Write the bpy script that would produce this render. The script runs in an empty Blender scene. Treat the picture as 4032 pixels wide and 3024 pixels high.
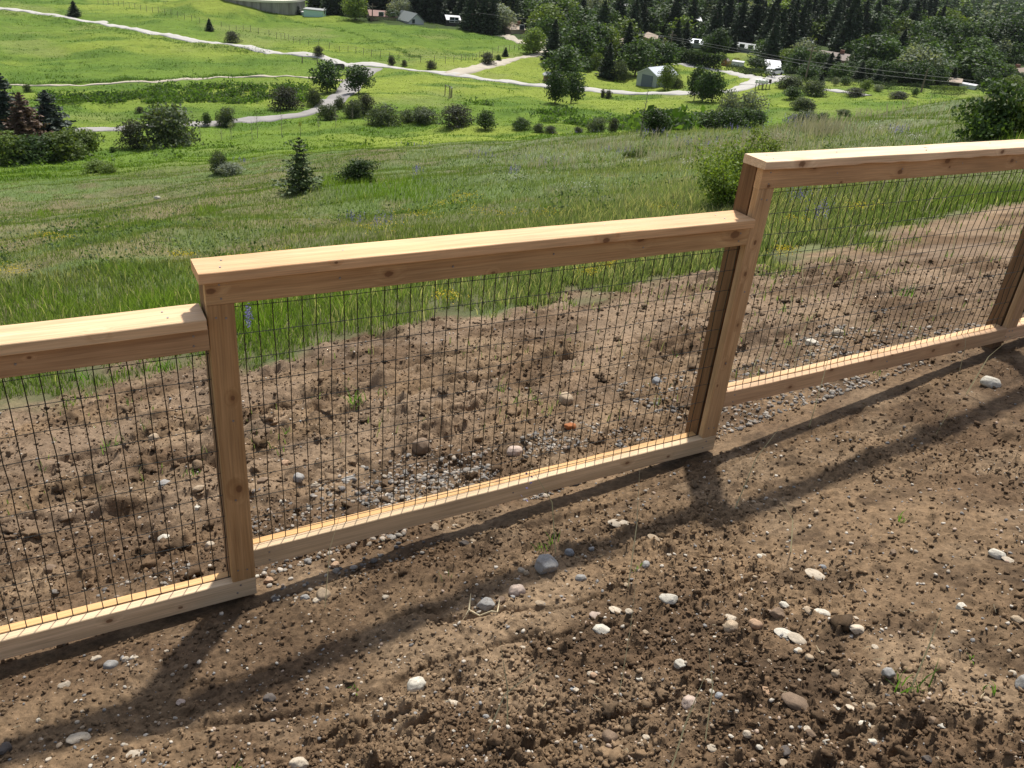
import bpy, math, random
import numpy as np
from mathutils import Matrix, Vector

sc = bpy.context.scene
# ------------------------------------------------------------------ camera
FPX, PITCH, ROLL, YAW = 3390.3, math.radians(28.824), math.radians(5.495), math.radians(30.074)
CAM = np.array([-0.3925, -2.7122, 1.2212])
_f = np.array([math.sin(YAW)*math.cos(PITCH), math.cos(YAW)*math.cos(PITCH), -math.sin(PITCH)])
_r0 = np.array([math.cos(YAW), -math.sin(YAW), 0.0])
_u0 = np.cross(_r0, _f)
_r = math.cos(ROLL)*_r0 + math.sin(ROLL)*_u0
_u = -math.sin(ROLL)*_r0 + math.cos(ROLL)*_u0
cd = bpy.data.cameras.new('camera')
cam = bpy.data.objects.new('camera', cd)
sc.collection.objects.link(cam)
cam.matrix_world = Matrix(((_r[0], _u[0], -_f[0], CAM[0]), (_r[1], _u[1], -_f[1], CAM[1]),
                           (_r[2], _u[2], -_f[2], CAM[2]), (0, 0, 0, 1)))
cd.sensor_width = 36.0
cd.lens = FPX/4032*36.0
cd.clip_start = 0.05
cd.clip_end = 20000
sc.camera = cam
# ------------------------------------------------------------------ light
SUN_EL, SUN_AZ = math.radians(58), math.radians(36)      # azimuth from +Y towards +X
world = bpy.data.worlds.new('World')
sc.world = world
world.use_nodes = True
wn = world.node_tree.nodes
wl = world.node_tree.links
for n in list(wn): wn.remove(n)
sky = wn.new('ShaderNodeTexSky'); sky.sky_type = 'NISHITA'; sky.sun_disc = False
sky.sun_elevation = SUN_EL; sky.sun_rotation = SUN_AZ
sky.air_density = 1.0; sky.dust_density = 1.5
bg = wn.new('ShaderNodeBackground'); bg.inputs['Strength'].default_value = 0.12
wo = wn.new('ShaderNodeOutputWorld')
hs = wn.new('ShaderNodeHueSaturation'); hs.inputs['Saturation'].default_value = 0.55      # thin high cloud whitens the sky
wl.new(sky.outputs[0], hs.inputs['Color']); wl.new(hs.outputs[0], bg.inputs[0]); wl.new(bg.outputs[0], wo.inputs[0])
sd = bpy.data.lights.new('sun', 'SUN'); sd.energy = 4.3; sd.angle = math.radians(2.6); sd.color = (1.0, 0.95, 0.86)
so = bpy.data.objects.new('sun', sd); sc.collection.objects.link(so)
_sv = Vector((math.sin(SUN_AZ)*math.cos(SUN_EL), math.cos(SUN_AZ)*math.cos(SUN_EL), math.sin(SUN_EL)))
so.rotation_euler = _sv.to_track_quat('Z', 'Y').to_euler()
so.location = (0, 0, 60)
vs = sc.view_settings
vs.view_transform = 'Standard'; vs.look = 'None'; vs.gamma = 1.0; vs.exposure = 0.46; vs.use_curve_mapping = False
try:
    sc.cycles.max_bounces = 6; sc.cycles.diffuse_bounces = 3; sc.cycles.glossy_bounces = 2
    sc.cycles.transmission_bounces = 3; sc.cycles.transparent_max_bounces = 6
except Exception: pass

# ------------------------------------------------------------------ helpers
RNG = np.random.default_rng(7)
COLL = sc.collection

def link(name, me, mats=None, parent=None, loc=None):
    o = bpy.data.objects.new(name, me); COLL.objects.link(o)
    if mats is not None:
        for m in (mats if isinstance(mats, (list, tuple)) else [mats]):
            if m.name not in [x.name for x in me.materials if x]: me.materials.append(m)
    if parent is not None: o.parent = parent
    if loc is not None: o.location = loc
    return o

def tag(o, label=None, cat=None, group=None, kind=None):
    if label: o['label'] = label
    if cat: o['category'] = cat
    if group: o['group'] = group
    if kind: o['kind'] = kind
    return o

def empty(name, loc, rz=0.0):
    o = bpy.data.objects.new(name, None); COLL.objects.link(o)
    o.location = loc; o.rotation_euler = (0, 0, rz); o.empty_display_size = 0.1
    return o

def npmesh(name, V, faces, col=None, smooth=False, fmat=None):
    """faces: list of int arrays (n,3) or (n,4); col: per-vertex rgb"""
    me = bpy.data.meshes.new(name)
    V = np.ascontiguousarray(V, dtype=np.float32)
    me.vertices.add(len(V)); me.vertices.foreach_set('co', V.ravel())
    faces = [np.asarray(f, dtype=np.int32) for f in faces if len(f)]
    loops = np.concatenate([f.ravel() for f in faces])
    tot = np.concatenate([np.full(len(f), f.shape[1], np.int32) for f in faces])
    start = np.concatenate([[0], np.cumsum(tot)[:-1]]).astype(np.int32)
    me.loops.add(len(loops)); me.loops.foreach_set('vertex_index', loops)
    me.polygons.add(len(tot)); me.polygons.foreach_set('loop_start', start)
    me.polygons.foreach_set('loop_total', tot)
    if smooth: me.polygons.foreach_set('use_smooth', np.ones(len(tot), bool))
    if fmat is not None: me.polygons.foreach_set('material_index', np.asarray(fmat, np.int32))
    me.update(calc_edges=True)
    if col is not None:
        a = me.color_attributes.new('col', 'FLOAT_COLOR', 'POINT')
        c = np.ones((len(V), 4), np.float32); c[:, :3] = col
        a.data.foreach_set('color', c.ravel())
    return me

class MB:
    """collects simple solids into one mesh"""
    def __init__(s): s.v = []; s.f = []; s.n = 0
    def add(s, V, F):
        V = np.asarray(V, float)
        s.v.append(V); s.f += [[i+s.n for i in f] for f in F]; s.n += len(V); return s
    def box(s, x0, x1, y0, y1, z0, z1):
        return s.add([(x0,y0,z0),(x1,y0,z0),(x1,y1,z0),(x0,y1,z0),(x0,y0,z1),(x1,y0,z1),(x1,y1,z1),(x0,y1,z1)],
                     [(0,3,2,1),(4,5,6,7),(0,1,5,4),(1,2,6,5),(2,3,7,6),(3,0,4,7)])
    def prism(s, poly, y0, y1):
        """polygon in x,z extruded along y"""
        n = len(poly)
        V = [(x, y0, z) for x, z in poly]+[(x, y1, z) for x, z in poly]
        F = [tuple(range(n)), tuple(range(2*n-1, n-1, -1))]
        for i in range(n):
            j = (i+1) % n; F.append((i, i+n, j+n, j))
        return s.add(V, F)
    def tube(s, pts, r, k=6, cap=True):
        pts = [np.asarray(p, float) for p in pts]
        rr = r if hasattr(r, '__len__') else [r]*len(pts)
        V = []; F = []
        for i, p in enumerate(pts):
            t = pts[min(i+1, len(pts)-1)]-pts[max(i-1, 0)]
            t = t/(np.linalg.norm(t)+1e-9)
            a = np.cross(t, (0, 0, 1.0) if abs(t[2]) < .9 else (1.0, 0, 0)); a /= np.linalg.norm(a); b = np.cross(t, a)
            for j in range(k):
                an = 2*math.pi*j/k
                V.append(p+rr[i]*(math.cos(an)*a+math.sin(an)*b))
        for i in range(len(pts)-1):
            for j in range(k):
                q = (j+1) % k
                F.append((i*k+j, i*k+q, (i+1)*k+q, (i+1)*k+j))
        if cap:
            F.append(tuple(range(k-1, -1, -1))); F.append(tuple((len(pts)-1)*k+j for j in range(k)))
        return s.add(V, F)
    def mesh(s, name):
        me = bpy.data.meshes.new(name)
        me.from_pydata([tuple(p) for p in np.concatenate(s.v)], [], s.f); me.update()
        return me
    def build(s, name, mat, parent=None, loc=None): return link(name, s.mesh(name), mat, parent, loc)

# --- value noise (numpy) -----------------------------------------------------
def _h(ix, iy, seed):
    n = (ix.astype(np.int64)*374761393+iy.astype(np.int64)*668265263+seed*1442695041) & 0x7fffffff
    n = ((n ^ (n >> 13))*1274126177) & 0x7fffffff
    n = n ^ (n >> 16)
    return (n & 0xffff)/65535.0
def vnoise(x, y, seed=0):
    x = np.asarray(x, float); y = np.asarray(y, float)
    ix = np.floor(x); iy = np.floor(y); fx = x-ix; fy = y-iy
    fx = fx*fx*fx*(fx*(fx*6-15)+10); fy = fy*fy*fy*(fy*(fy*6-15)+10)
    a = _h(ix, iy, seed); b = _h(ix+1, iy, seed); c = _h(ix, iy+1, seed); d = _h(ix+1, iy+1, seed)
    return (a*(1-fx)+b*fx)*(1-fy)+(c*(1-fx)+d*fx)*fy
def fbm(x, y, oct=4, seed=0, gain=.5):
    s = 0; a = 1; t = 0
    for i in range(oct):
        s = s+a*vnoise(x*2**i+i*17.3, y*2**i-i*9.1, seed+i); t += a; a *= gain
    return s/t
def sstep(a, b, x):
    t = np.clip((x-a)/(b-a), 0, 1); return t*t*(3-2*t)
def mixc(a, b, t): return np.asarray(a)*(1-t[:, None])+np.asarray(b)*t[:, None]

# --- materials ----------------------------------------------------------------
def newmat(name):
    m = bpy.data.materials.new(name); m.use_nodes = True
    nt = m.node_tree; nt.nodes.clear()
    out = nt.nodes.new('ShaderNodeOutputMaterial')
    return m, nt, out
def N(nt, typ, **kw):
    n = nt.nodes.new(typ)
    for k, v in kw.items():
        if k in n.inputs: n.inputs[k].default_value = v
        else: setattr(n, k, v)
    return n
def plain(name, col, rough=.8, metal=0.0, noise=.15, scale=6.0, spec=.3):
    m, nt, out = newmat(name)
    b = N(nt, 'ShaderNodeBsdfPrincipled', Roughness=rough, Metallic=metal)
    b.inputs['Specular IOR Level'].default_value = spec
    tc = N(nt, 'ShaderNodeTexCoord'); nz = N(nt, 'ShaderNodeTexNoise', Scale=scale, Detail=5.0)
    nt.links.new(tc.outputs['Object'], nz.inputs['Vector'])
    mr = N(nt, 'ShaderNodeMapRange'); mr.inputs[3].default_value = 1-noise; mr.inputs[4].default_value = 1+noise
    nt.links.new(nz.outputs['Fac'], mr.inputs[0])
    hv = N(nt, 'ShaderNodeHueSaturation'); hv.inputs['Color'].default_value = (*col, 1)
    nt.links.new(mr.outputs[0], hv.inputs['Value']); nt.links.new(hv.outputs[0], b.inputs['Base Color'])
    nt.links.new(b.outputs[0], out.inputs[0])
    return m
def leafmat(name, transl=.45, rough=.6, gain=1.0, vary=.25, tcol=(1.35, 1.25, .45)):
    """diffuse + translucent foliage, albedo from the 'col' attribute, hue varied per object"""
    m, nt, out = newmat(name)
    at_ = N(nt, 'ShaderNodeAttribute', attribute_name='col')
    oi = N(nt, 'ShaderNodeObjectInfo')
    mr = N(nt, 'ShaderNodeMapRange'); mr.inputs[3].default_value = gain*(1-vary); mr.inputs[4].default_value = gain*(1+vary)
    nt.links.new(oi.outputs['Random'], mr.inputs[0])
    hv = N(nt, 'ShaderNodeHueSaturation'); nt.links.new(at_.outputs['Color'], hv.inputs['Color'])
    nt.links.new(mr.outputs[0], hv.inputs['Value'])
    d = N(nt, 'ShaderNodeBsdfPrincipled', Roughness=rough); d.inputs['Specular IOR Level'].default_value = .25
    nt.links.new(hv.outputs[0], d.inputs['Base Color'])
    t = N(nt, 'ShaderNodeBsdfTranslucent')
    mu = N(nt, 'ShaderNodeMix', data_type='RGBA', blend_type='MULTIPLY'); mu.inputs[0].default_value = 1
    mu.inputs[7].default_value = (*tcol, 1); nt.links.new(hv.outputs[0], mu.inputs[6])
    nt.links.new(mu.outputs[2], t.inputs[0])
    mx = N(nt, 'ShaderNodeMixShader'); mx.inputs[0].default_value = transl
    nt.links.new(d.outputs[0], mx.inputs[1]); nt.links.new(t.outputs[0], mx.inputs[2])
    nt.links.new(mx.outputs[0], out.inputs[0])
    return m

# ------------------------------------------------------------------ terrain height
def plane_z(x, y):
    near = np.where(y < 0, -0.29*y, -0.26*y)
    z = -1.28+0.08*x+near
    g = np.interp(x, [-6, -2.3, -.8, 0, 1, 2.4, 3.5, 4.6, 7, 10], [-1.74, -1.44, -1.325, -1.30, -1.235, -1.125, -1.01, -.885, -.70, -.48])
    w = np.exp(-(y/1.6)**2)
    return z+w*(g-(-1.28+0.08*x))
_L0, _L1, _LS = math.log(3.0), math.log(6000.0), 0.02
_lr = np.arange(_L0, _L1, _LS)
_cols = {   # azimuth: (plane valid to r, [(r, elevation deg)])
 -25: (62, [(90, -15.0), (105, -13.7), (120, -12.6), (140, -11.3), (200, -8.4), (240, -7.2), (320, -5.3), (450, -4.0)]),
 0: (62, [(90, -15.0), (105, -13.7), (120, -12.6), (140, -11.3), (200, -8.4), (240, -7.2), (320, -5.3), (450, -4.0)]),
 6: (62, [(88, -14.6), (105, -13.5), (120, -12.5), (140, -11.2), (200, -8.2), (240, -7.0), (320, -5.3), (450, -4.0)]),
 13: (60, [(76, -14.5), (95, -13.8), (120, -12.5), (135, -11.3), (160, -9.9), (185, -8.7), (300, -5.8), (400, -4.5)]),
 22: (48, [(65, -14.3), (90, -13.4), (105, -12.4), (130, -10.9), (165, -9.1), (230, -6.9), (300, -5.5), (400, -4.4)]),
 30: (48, [(68, -13.6), (95, -12.3), (110, -11.6), (138, -10.3), (160, -9.5), (200, -7.9), (300, -5.5), (400, -4.4)]),
 36.5: (43, [(62, -13.0), (95, -11.9), (120, -10.9), (162, -9.35), (220, -7.3), (300, -5.4), (400, -4.3)]),
 42: (38, [(58, -12.4), (95, -11.4), (115, -10.8), (170, -8.3), (190, -7.6), (300, -5.2), (400, -4.2)]),
 47: (39, [(58, -11.6), (110, -10.0), (150, -8.3), (190, -7.2), (220, -6.6), (300, -5.0), (400, -4.1)]),
 52: (44, [(68, -10.2), (130, -8.7), (165, -7.4), (200, -6.7), (300, -4.9), (400, -4.05)]),
 57: (43, [(68, -9.2), (130, -8.2), (200, -6.5), (300, -4.8), (400, -4.0)]),
 66: (50, [(80, -8.2), (130, -7.6), (200, -6.3), (300, -4.8), (400, -4.0)]),
 80: (60, [(100, -5), (200, -5.5), (300, -4.6), (400, -3.9)]),
 180: (60, [(100, 10), (200, 6), (300, 5), (400, 4)]),
 335: (62, [(90, -15.0), (105, -13.7), (120, -12.6), (140, -11.3), (200, -8.4), (240, -7.2), (320, -5.3), (450, -4.0)]),
}
_azc = np.array(sorted(_cols)); _T = []
for a in _azc:
    rp, lst = _cols[a]
    ar = math.radians(a)
    rs = [3, 4.5, 6.5, 9, 12, 16, 20, 26, 33, 40, 47, 54, 60]; rs = [q for q in rs if q <= rp]
    pr = np.array(rs, float); px_ = CAM[0]+pr*math.sin(ar); py_ = CAM[1]+pr*math.cos(ar)
    pt = (plane_z(px_, py_)-CAM[2])/pr
    R_ = list(pr)+[q[0] for q in lst]+[600, 900, 1400, 2200, 3500, 6000]
    E_ = list(pt)+[math.tan(math.radians(q[1])) for q in lst]+[math.tan(math.radians(q)) for q in (-3.3, -2.65, -2.05, -1.5, -.3, 1.5)]
    _T.append(np.interp(_lr, np.log(R_), E_))
_T = np.array(_T)
_azg = np.arange(-25, 336, 1.0)
_TT = np.array([np.interp(_azg, _azc, _T[:, j]) for j in range(_T.shape[1])]).T
def _gs(A, s, ax):
    k = np.arange(-int(3*s)-1, int(3*s)+2); w = np.exp(-.5*(k/s)**2); w /= w.sum()
    P = np.pad(A, [(len(k)//2,)*2 if i == ax else (0, 0) for i in range(2)], mode='edge')
    return np.apply_along_axis(lambda v: np.convolve(v, w, 'valid'), ax, P)
_TT = _gs(_gs(_TT, 1.6, 0), 2.2, 1)
def terrain(x, y):
    x = np.asarray(x, float); y = np.asarray(y, float)
    dx = x-CAM[0]; dy = y-CAM[1]; r = np.hypot(dx, dy)+1e-6
    az = np.degrees(np.arctan2(dx, dy)); az = np.where(az < -25, az+360, az); az = np.clip(az+25, 0, len(_azg)-1.001)
    l = np.clip((np.log(r)-_L0)/_LS, 0, len(_lr)-1.001)
    i = az.astype(int); j = l.astype(int); fa = az-i; fl = l-j
    t = (_TT[i, j]*(1-fa)+_TT[i+1, j]*fa)*(1-fl)+(_TT[i, j+1]*(1-fa)+_TT[i+1, j+1]*fa)*fl
    zt = CAM[2]+r*t
    m = sstep(10, 18, r)
    z = plane_z(x, y)*(1-m)+zt*m
    z = z+4.2*np.exp(-(((x-46.5)**2+(y-240.0)**2)/(2*11.0**2)))          # the knoll the water tank is set into
    # undulation of the hillside and the meadows
    u1 = fbm(x/7.0, y/7.0, 3, 11)-.5; u2 = fbm(x/38.0, y/38.0, 3, 23)-.5; u3 = fbm(x/1.6, y/1.6, 2, 31)-.5
    z = z+sstep(7, 16, r)*(.80*u1+.22*u3)+sstep(40, 110, r)*(1.6*u2+.6*u1)*(1-.5*sstep(300, 900, r))
    return z
def ray(u, v):
    d = _f+(u-2016)/FPX*_r-(v-1512)/FPX*_u
    return d/np.linalg.norm(d)
def at(u, v, rmin=1.2, rmax=5000.0):
    """world point of the terrain seen at full-resolution pixel (u, v)"""
    d = ray(u, v); h = math.hypot(d[0], d[1])
    s = np.exp(np.linspace(math.log(rmin), math.log(rmax), 2400))/h
    P = CAM[None]+s[:, None]*d[None]
    g = P[:, 2]-terrain(P[:, 0], P[:, 1])
    k = np.where(g <= 0)[0]
    if len(k) == 0: q = len(s)-1; return P[q]
    q = k[0]
    if q == 0: return P[0]
    t = g[q-1]/(g[q-1]-g[q]+1e-12)
    p = P[q-1]*(1-t)+P[q]*t
    p[2] = float(terrain(p[0], p[1])); return p
K = 4032/2212
def a2(u, v, **k): return at(u*K, v*K, **k)       # pixel of the 2212 wide view
def dist(p): return float(np.linalg.norm(np.asarray(p)-CAM))
def pxh(p, px): return px*K/FPX*dist(p)            # size in metres of px pixels (2212 wide view) at p
def zt(x, y): return float(terrain(x, y))
# ------------------------------------------------------------------ zones
_db = [(-150, 905), (0, 885), (130, 850), (300, 800), (430, 772), (560, 775), (700, 765), (860, 722), (1000, 690), (1090, 668), (1250, 650), (1400, 628), (1540, 610), (1700, 580), (1900, 522), (2100, 466), (2212, 440), (2400, 385)]
_dbw = np.array([a2(u, v)[:2] for u, v in _db]); _o = np.argsort(_dbw[:, 0]); _dbw = _dbw[_o]
def soilmask(x, y):
    """1 on bare soil, 0 on vegetated hillside"""
    yb = np.interp(x, _dbw[:, 0], _dbw[:, 1])+(fbm(x*1.3, y*1.3, 4, 5, .6)-.5)*1.9
    return 1-sstep(-.30, .40, y-yb)
def soil_detail(x, y):
    """clods, ruts and crumbs of the dug soil"""
    d = .06*(fbm(x*.9+3, y*1.3, 3, 41)-.5)
    loose = sstep(.42, .66, fbm(x*1.25+4, y*1.6, 3, 63))            # loose, crumbly patches against trampled ones
    far = sstep(.2, 1.3, y)
    loose = np.clip(.35+.65*loose+.2*far, 0, 1)
    a = fbm(x*5.5, y*6.5, 2, 47)
    d += loose*.050*np.clip(a-.50, 0, 1)**1.2*3*(.3+fbm(x*16, y*16, 2, 53))
    b = vnoise(x*24, y*24, 61); b2 = vnoise(x*47+3, y*47, 62); b3 = vnoise(x*90, y*90, 67)
    d += (.35+.8*loose)*(.012*np.abs(b-.5)*2+.0125*np.abs(b2-.5)*2+.0085*(b3-.5))
    d += (.15+.85*loose)*.020*np.clip(b*b2-.42, 0, 1)*3
    rg = 1-np.abs(2*fbm(x*1.1+.5*y, y*3.2, 3, 59)-1)                 # a few broken cracks and heel marks
    d -= .035*np.clip(rg-.93, 0, 1)*14*sstep(.55, .65, fbm(x*1.3, y*1.3, 2, 68))
    cl = fbm(x*4.2, y*6.5, 3, 71); pt_ = sstep(.40, .62, fbm(x*1.1, y*1.4, 2, 72))
    d += far*(.055*np.clip(cl-.53, 0, 1)*3*(.2+1.4*fbm(x*15, y*15, 2, 73))-.085*np.clip(.42-cl, 0, 1)*2.4)*(.35+.9*pt_)
    rt = 1-np.abs(2*fbm(x*.9+.2*y, y*2.4, 3, 75)-1); d -= far*.06*np.clip(rt-.90, 0, 1)*10*pt_
    d *= 1-.75*np.exp(-(y/.14)**2)
    return d
def ground_h(x, y):
    """finished surface: terrain plus the soil relief where the ground is bare"""
    r = np.hypot(x-CAM[0], y-CAM[1])
    return terrain(x, y)+soil_detail(x, y)*soilmask(x, y)*(1-sstep(8.0, 9.4, r))

# ------------------------------------------------------------------ soil patch
def polar(r0, r1, dl, a0, a1, da, wrap=False):
    lr = np.arange(math.log(r0), math.log(r1)+dl, dl); R = np.exp(lr); A = np.radians(np.arange(a0, a1+da*.5, da))
    rr, aa = np.meshgrid(R, A, indexing='ij')
    x = CAM[0]+rr*np.sin(aa); y = CAM[1]+rr*np.cos(aa)
    n, m = rr.shape
    idx = np.arange(n*m).reshape(n, m)
    F = np.stack([idx[:-1, :-1], idx[:-1, 1:], idx[1:, 1:], idx[1:, :-1]], -1).reshape(-1, 4)[:, ::-1]
    return x.ravel(), y.ravel(), F
def soil_material():
    m, nt, out = newmat('bare_soil')
    L = nt.links.new
    at_ = N(nt, 'ShaderNodeAttribute', attribute_name='col')
    tc = N(nt, 'ShaderNodeTexCoord')
    n1 = N(nt, 'ShaderNodeTexNoise', Scale=2.2, Detail=6.0, Roughness=.65)
    n2 = N(nt, 'ShaderNodeTexNoise', Scale=60.0, Detail=5.0, Roughness=.7)
    for n in (n1, n2): L(tc.outputs['Object'], n.inputs['Vector'])
    r1 = N(nt, 'ShaderNodeMapRange'); r1.inputs[1].default_value = .3; r1.inputs[2].default_value = .7; r1.inputs[3].default_value = .72; r1.inputs[4].default_value = 1.22
    r2 = N(nt, 'ShaderNodeMapRange'); r2.inputs[1].default_value = .3; r2.inputs[2].default_value = .75; r2.inputs[3].default_value = .62; r2.inputs[4].default_value = 1.35
    L(n1.outputs['Fac'], r1.inputs[0]); L(n2.outputs['Fac'], r2.inputs[0])
    mu = N(nt, 'ShaderNodeMath', operation='MULTIPLY'); L(r1.outputs[0], mu.inputs[0]); L(r2.outputs[0], mu.inputs[1])
    hv = N(nt, 'ShaderNodeHueSaturation'); L(at_.outputs['Color'], hv.inputs['Color']); L(mu.outputs[0], hv.inputs['Value'])
    b = N(nt, 'ShaderNodeBsdfPrincipled', Roughness=.92); b.inputs['Specular IOR Level'].default_value = .15
    L(hv.outputs[0], b.inputs['Base Color'])
    bp = N(nt, 'ShaderNodeBump', Strength=1.0, Distance=.008)
    L(n2.outputs['Fac'], bp.inputs['Height']); L(bp.outputs[0], b.inputs['Normal'])
    L(b.outputs[0], out.inputs[0])
    return m
SOIL = soil_material()
def soil_col(x, y):
    c = mixc((.225, .158, .100), (.145, .098, .062), sstep(.35, .66, fbm(x*1.7, y*1.7, 4, 81)))
    c = mixc(c, (.300, .222, .150), sstep(.52, .78, fbm(x*2.9+9, y*2.9, 3, 83))*.7)
    c = mixc(c, (.085, .058, .038), sstep(.60, .75, fbm(x*6, y*8, 3, 85))*.6)
    c = c*np.array([.80, .76, .70])*(.72+.56*vnoise(x*55, y*55, 87))[:, None]
    far = sstep(.3, 1.5, y); c = mixc(c, np.array([.262, .190, .130]), far*.5*sstep(.35, .6, fbm(x*2.2, y*3, 3, 88)))
    return c
x, y, F = polar(.55, 9.6, .0036, -32, 92, .16)
sm = soilmask(x, y)
z = ground_h(x, y)
cs = soil_col(x, y)
gcol = mixc((.11, .095, .05), (.075, .10, .035), fbm(x*2, y*2, 3, 91))
c = cs*sm[:, None]+gcol*(1-sm[:, None])
soil = link('soil_ground', npmesh('soil_ground', np.stack([x, y, z], 1), [F], c, smooth=True), SOIL); tag(soil, kind='structure')

# ------------------------------------------------------------------ hillside, meadow and far ground
WOODS = [(650, -60), (668, 14), (700, 30), (790, 50), (870, 55), (960, 62), (1080, 80), (1135, 96), (1200, 96), (1215, 125), (1340, 120), (1400, 118), (1540, 112), (1556, 122), (1640, 128), (1690, 160), (1715, 176), (1800, 178), (1960, 188), (2060, 196), (2230, 196), (2400, 190), (2400, -200), (650, -200)]
HOLES = [[(1555, 118), (1560, 95), (1640, 100), (1660, 138), (1640, 145)], [(1380, 118), (1375, 85), (1440, 80), (1450, 118)], [(1340, -4), (1360, 8), (1420, 8), (1420, -12)], [(1818, 160), (1838, 160), (1838, 175), (1818, 175)],
         [(1990, 12), (2010, 6), (2090, 26), (2090, 36), (2040, 30)]]
def inpoly(u, v, P):
    P = np.asarray(P, float); c = np.zeros(len(u), bool); j = len(P)-1
    for i in range(len(P)):
        k = ((P[i, 1] > v) != (P[j, 1] > v)) & (u < (P[j, 0]-P[i, 0])*(v-P[i, 1])/(P[j, 1]-P[i, 1]+1e-9)+P[i, 0]); c ^= k; j = i
    return c
_WP = [np.array([a2(u, v)[:2] for u, v in P]) for P in [[(max(u, 0), max(v, -45)) for u, v in WOODS]]+HOLES]
def woodmask(x, y):
    r = np.hypot(x-CAM[0], y-CAM[1])
    m = inpoly(x, y, _WP[0]) & (r > 180)
    for h in _WP[1:]: m &= ~inpoly(x, y, h)
    return m*1.0
def land_col(x, y):
    dx = x-CAM[0]; dy = y-CAM[1]; r = np.hypot(dx, dy); az = np.degrees(np.arctan2(dx, dy))
    n1 = fbm(x/5.0, y/5.0, 4, 101); n2 = fbm(x/1.1, y/1.1, 3, 103); n3 = fbm(x/42.0, y/26.0, 4, 107); n4 = fbm(x/11.0, y/4.0, 4, 109)
    hill = mixc((.118, .125, .058), (.098, .138, .046), sstep(.35, .65, n1))
    hill = mixc(hill, (.155, .120, .070), sstep(.55, .72, n2)*(.55+.0*r))
    left = (1-sstep(8, 20, az))*(1-sstep(30, 48, r))
    hill = mixc(hill, (.165, .140, .075), left*sstep(.38, .62, fbm(x/2.6, y/1.5, 3, 113))*.8)
    sage = sstep(18, 30, az)*sstep(14, 26, r)
    hill = mixc(hill, (.135, .160, .085), sage*.6)
    mead = mixc((.105, .165, .024), (.180, .225, .036), sstep(.35, .65, n3))
    mead = mixc(mead, (.065, .120, .018), sstep(.52, .70, n4)*.85)
    mead = mixc(mead, (.185, .205, .065), sstep(.6, .8, fbm(x/14, y/14, 3, 117))*.5)
    # the green draw with lush growth
    t = sstep(46, 70, r)
    c = hill*(1-t[:, None])+mead*t[:, None]
    wood = np.maximum(sstep(330, 480, r), woodmask(x, y))
    c = mixc(c, (.035, .055, .018), wood*.92)
    bare = np.where(r < 22, soilmask(x, y), 0)
    c = mixc(c, soil_col(x, y), bare)
    return c
def land_material():
    m, nt, out = newmat('meadow')
    L = nt.links.new
    at_ = N(nt, 'ShaderNodeAttribute', attribute_name='col'); tc = N(nt, 'ShaderNodeTexCoord')
    mp = N(nt, 'ShaderNodeMapping'); mp.inputs['Scale'].default_value = (1, 1, .3); L(tc.outputs['Object'], mp.inputs[0])
    n1 = N(nt, 'ShaderNodeTexNoise', Scale=.55, Detail=8.0, Roughness=.68); n2 = N(nt, 'ShaderNodeTexNoise', Scale=3.5, Detail=6.0, Roughness=.7)
    L(mp.outputs[0], n1.inputs['Vector']); L(mp.outputs[0], n2.inputs['Vector'])
    r1 = N(nt, 'ShaderNodeMapRange'); r1.inputs[1].default_value = .3; r1.inputs[2].default_value = .7; r1.inputs[3].default_value = .78; r1.inputs[4].default_value = 1.18
    r2 = N(nt, 'ShaderNodeMapRange'); r2.inputs[1].default_value = .3; r2.inputs[2].default_value = .7; r2.inputs[3].default_value = .75; r2.inputs[4].default_value = 1.25
    L(n1.outputs['Fac'], r1.inputs[0]); L(n2.outputs['Fac'], r2.inputs[0])
    mu = N(nt, 'ShaderNodeMath', operation='MULTIPLY'); L(r1.outputs[0], mu.inputs[0]); L(r2.outputs[0], mu.inputs[1])
    hv = N(nt, 'ShaderNodeHueSaturation'); L(at_.outputs['Color'], hv.inputs['Color']); L(mu.outputs[0], hv.inputs['Value'])
    b = N(nt, 'ShaderNodeBsdfPrincipled', Roughness=.95); b.inputs['Specular IOR Level'].default_value = .08
    L(hv.outputs[0], b.inputs['Base Color'])
    ad = N(nt, 'ShaderNodeMath', operation='ADD'); L(n1.outputs['Fac'], ad.inputs[0]); L(n2.outputs['Fac'], ad.inputs[1])
    bp = N(nt, 'ShaderNodeBump', Strength=.35, Distance=.35); L(ad.outputs[0], bp.inputs['Height']); L(bp.outputs[0], b.inputs['Normal'])
    L(b.outputs[0], out.inputs[0])
    return m
LAND = land_material()
def landmesh(r0, r1, dl, a0, a1, da, dz=0.0):
    x, y, F = polar(r0, r1, dl, a0, a1, da)
    z = terrain(x, y)+dz
    return np.stack([x, y, z], 1), F, land_col(x, y)
V1, F1, C1 = landmesh(9.0, 5800, .0115, -32, 92, .28)
V2, F2, C2 = landmesh(.5, 5800, .06, 92, 328, 4.0)
n1 = len(V1)
land = link('ground', npmesh('ground', np.concatenate([V1, V2]), [F1, F2+n1], np.concatenate([C1, C2]), smooth=True), LAND)
tag(land, kind='structure')
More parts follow.
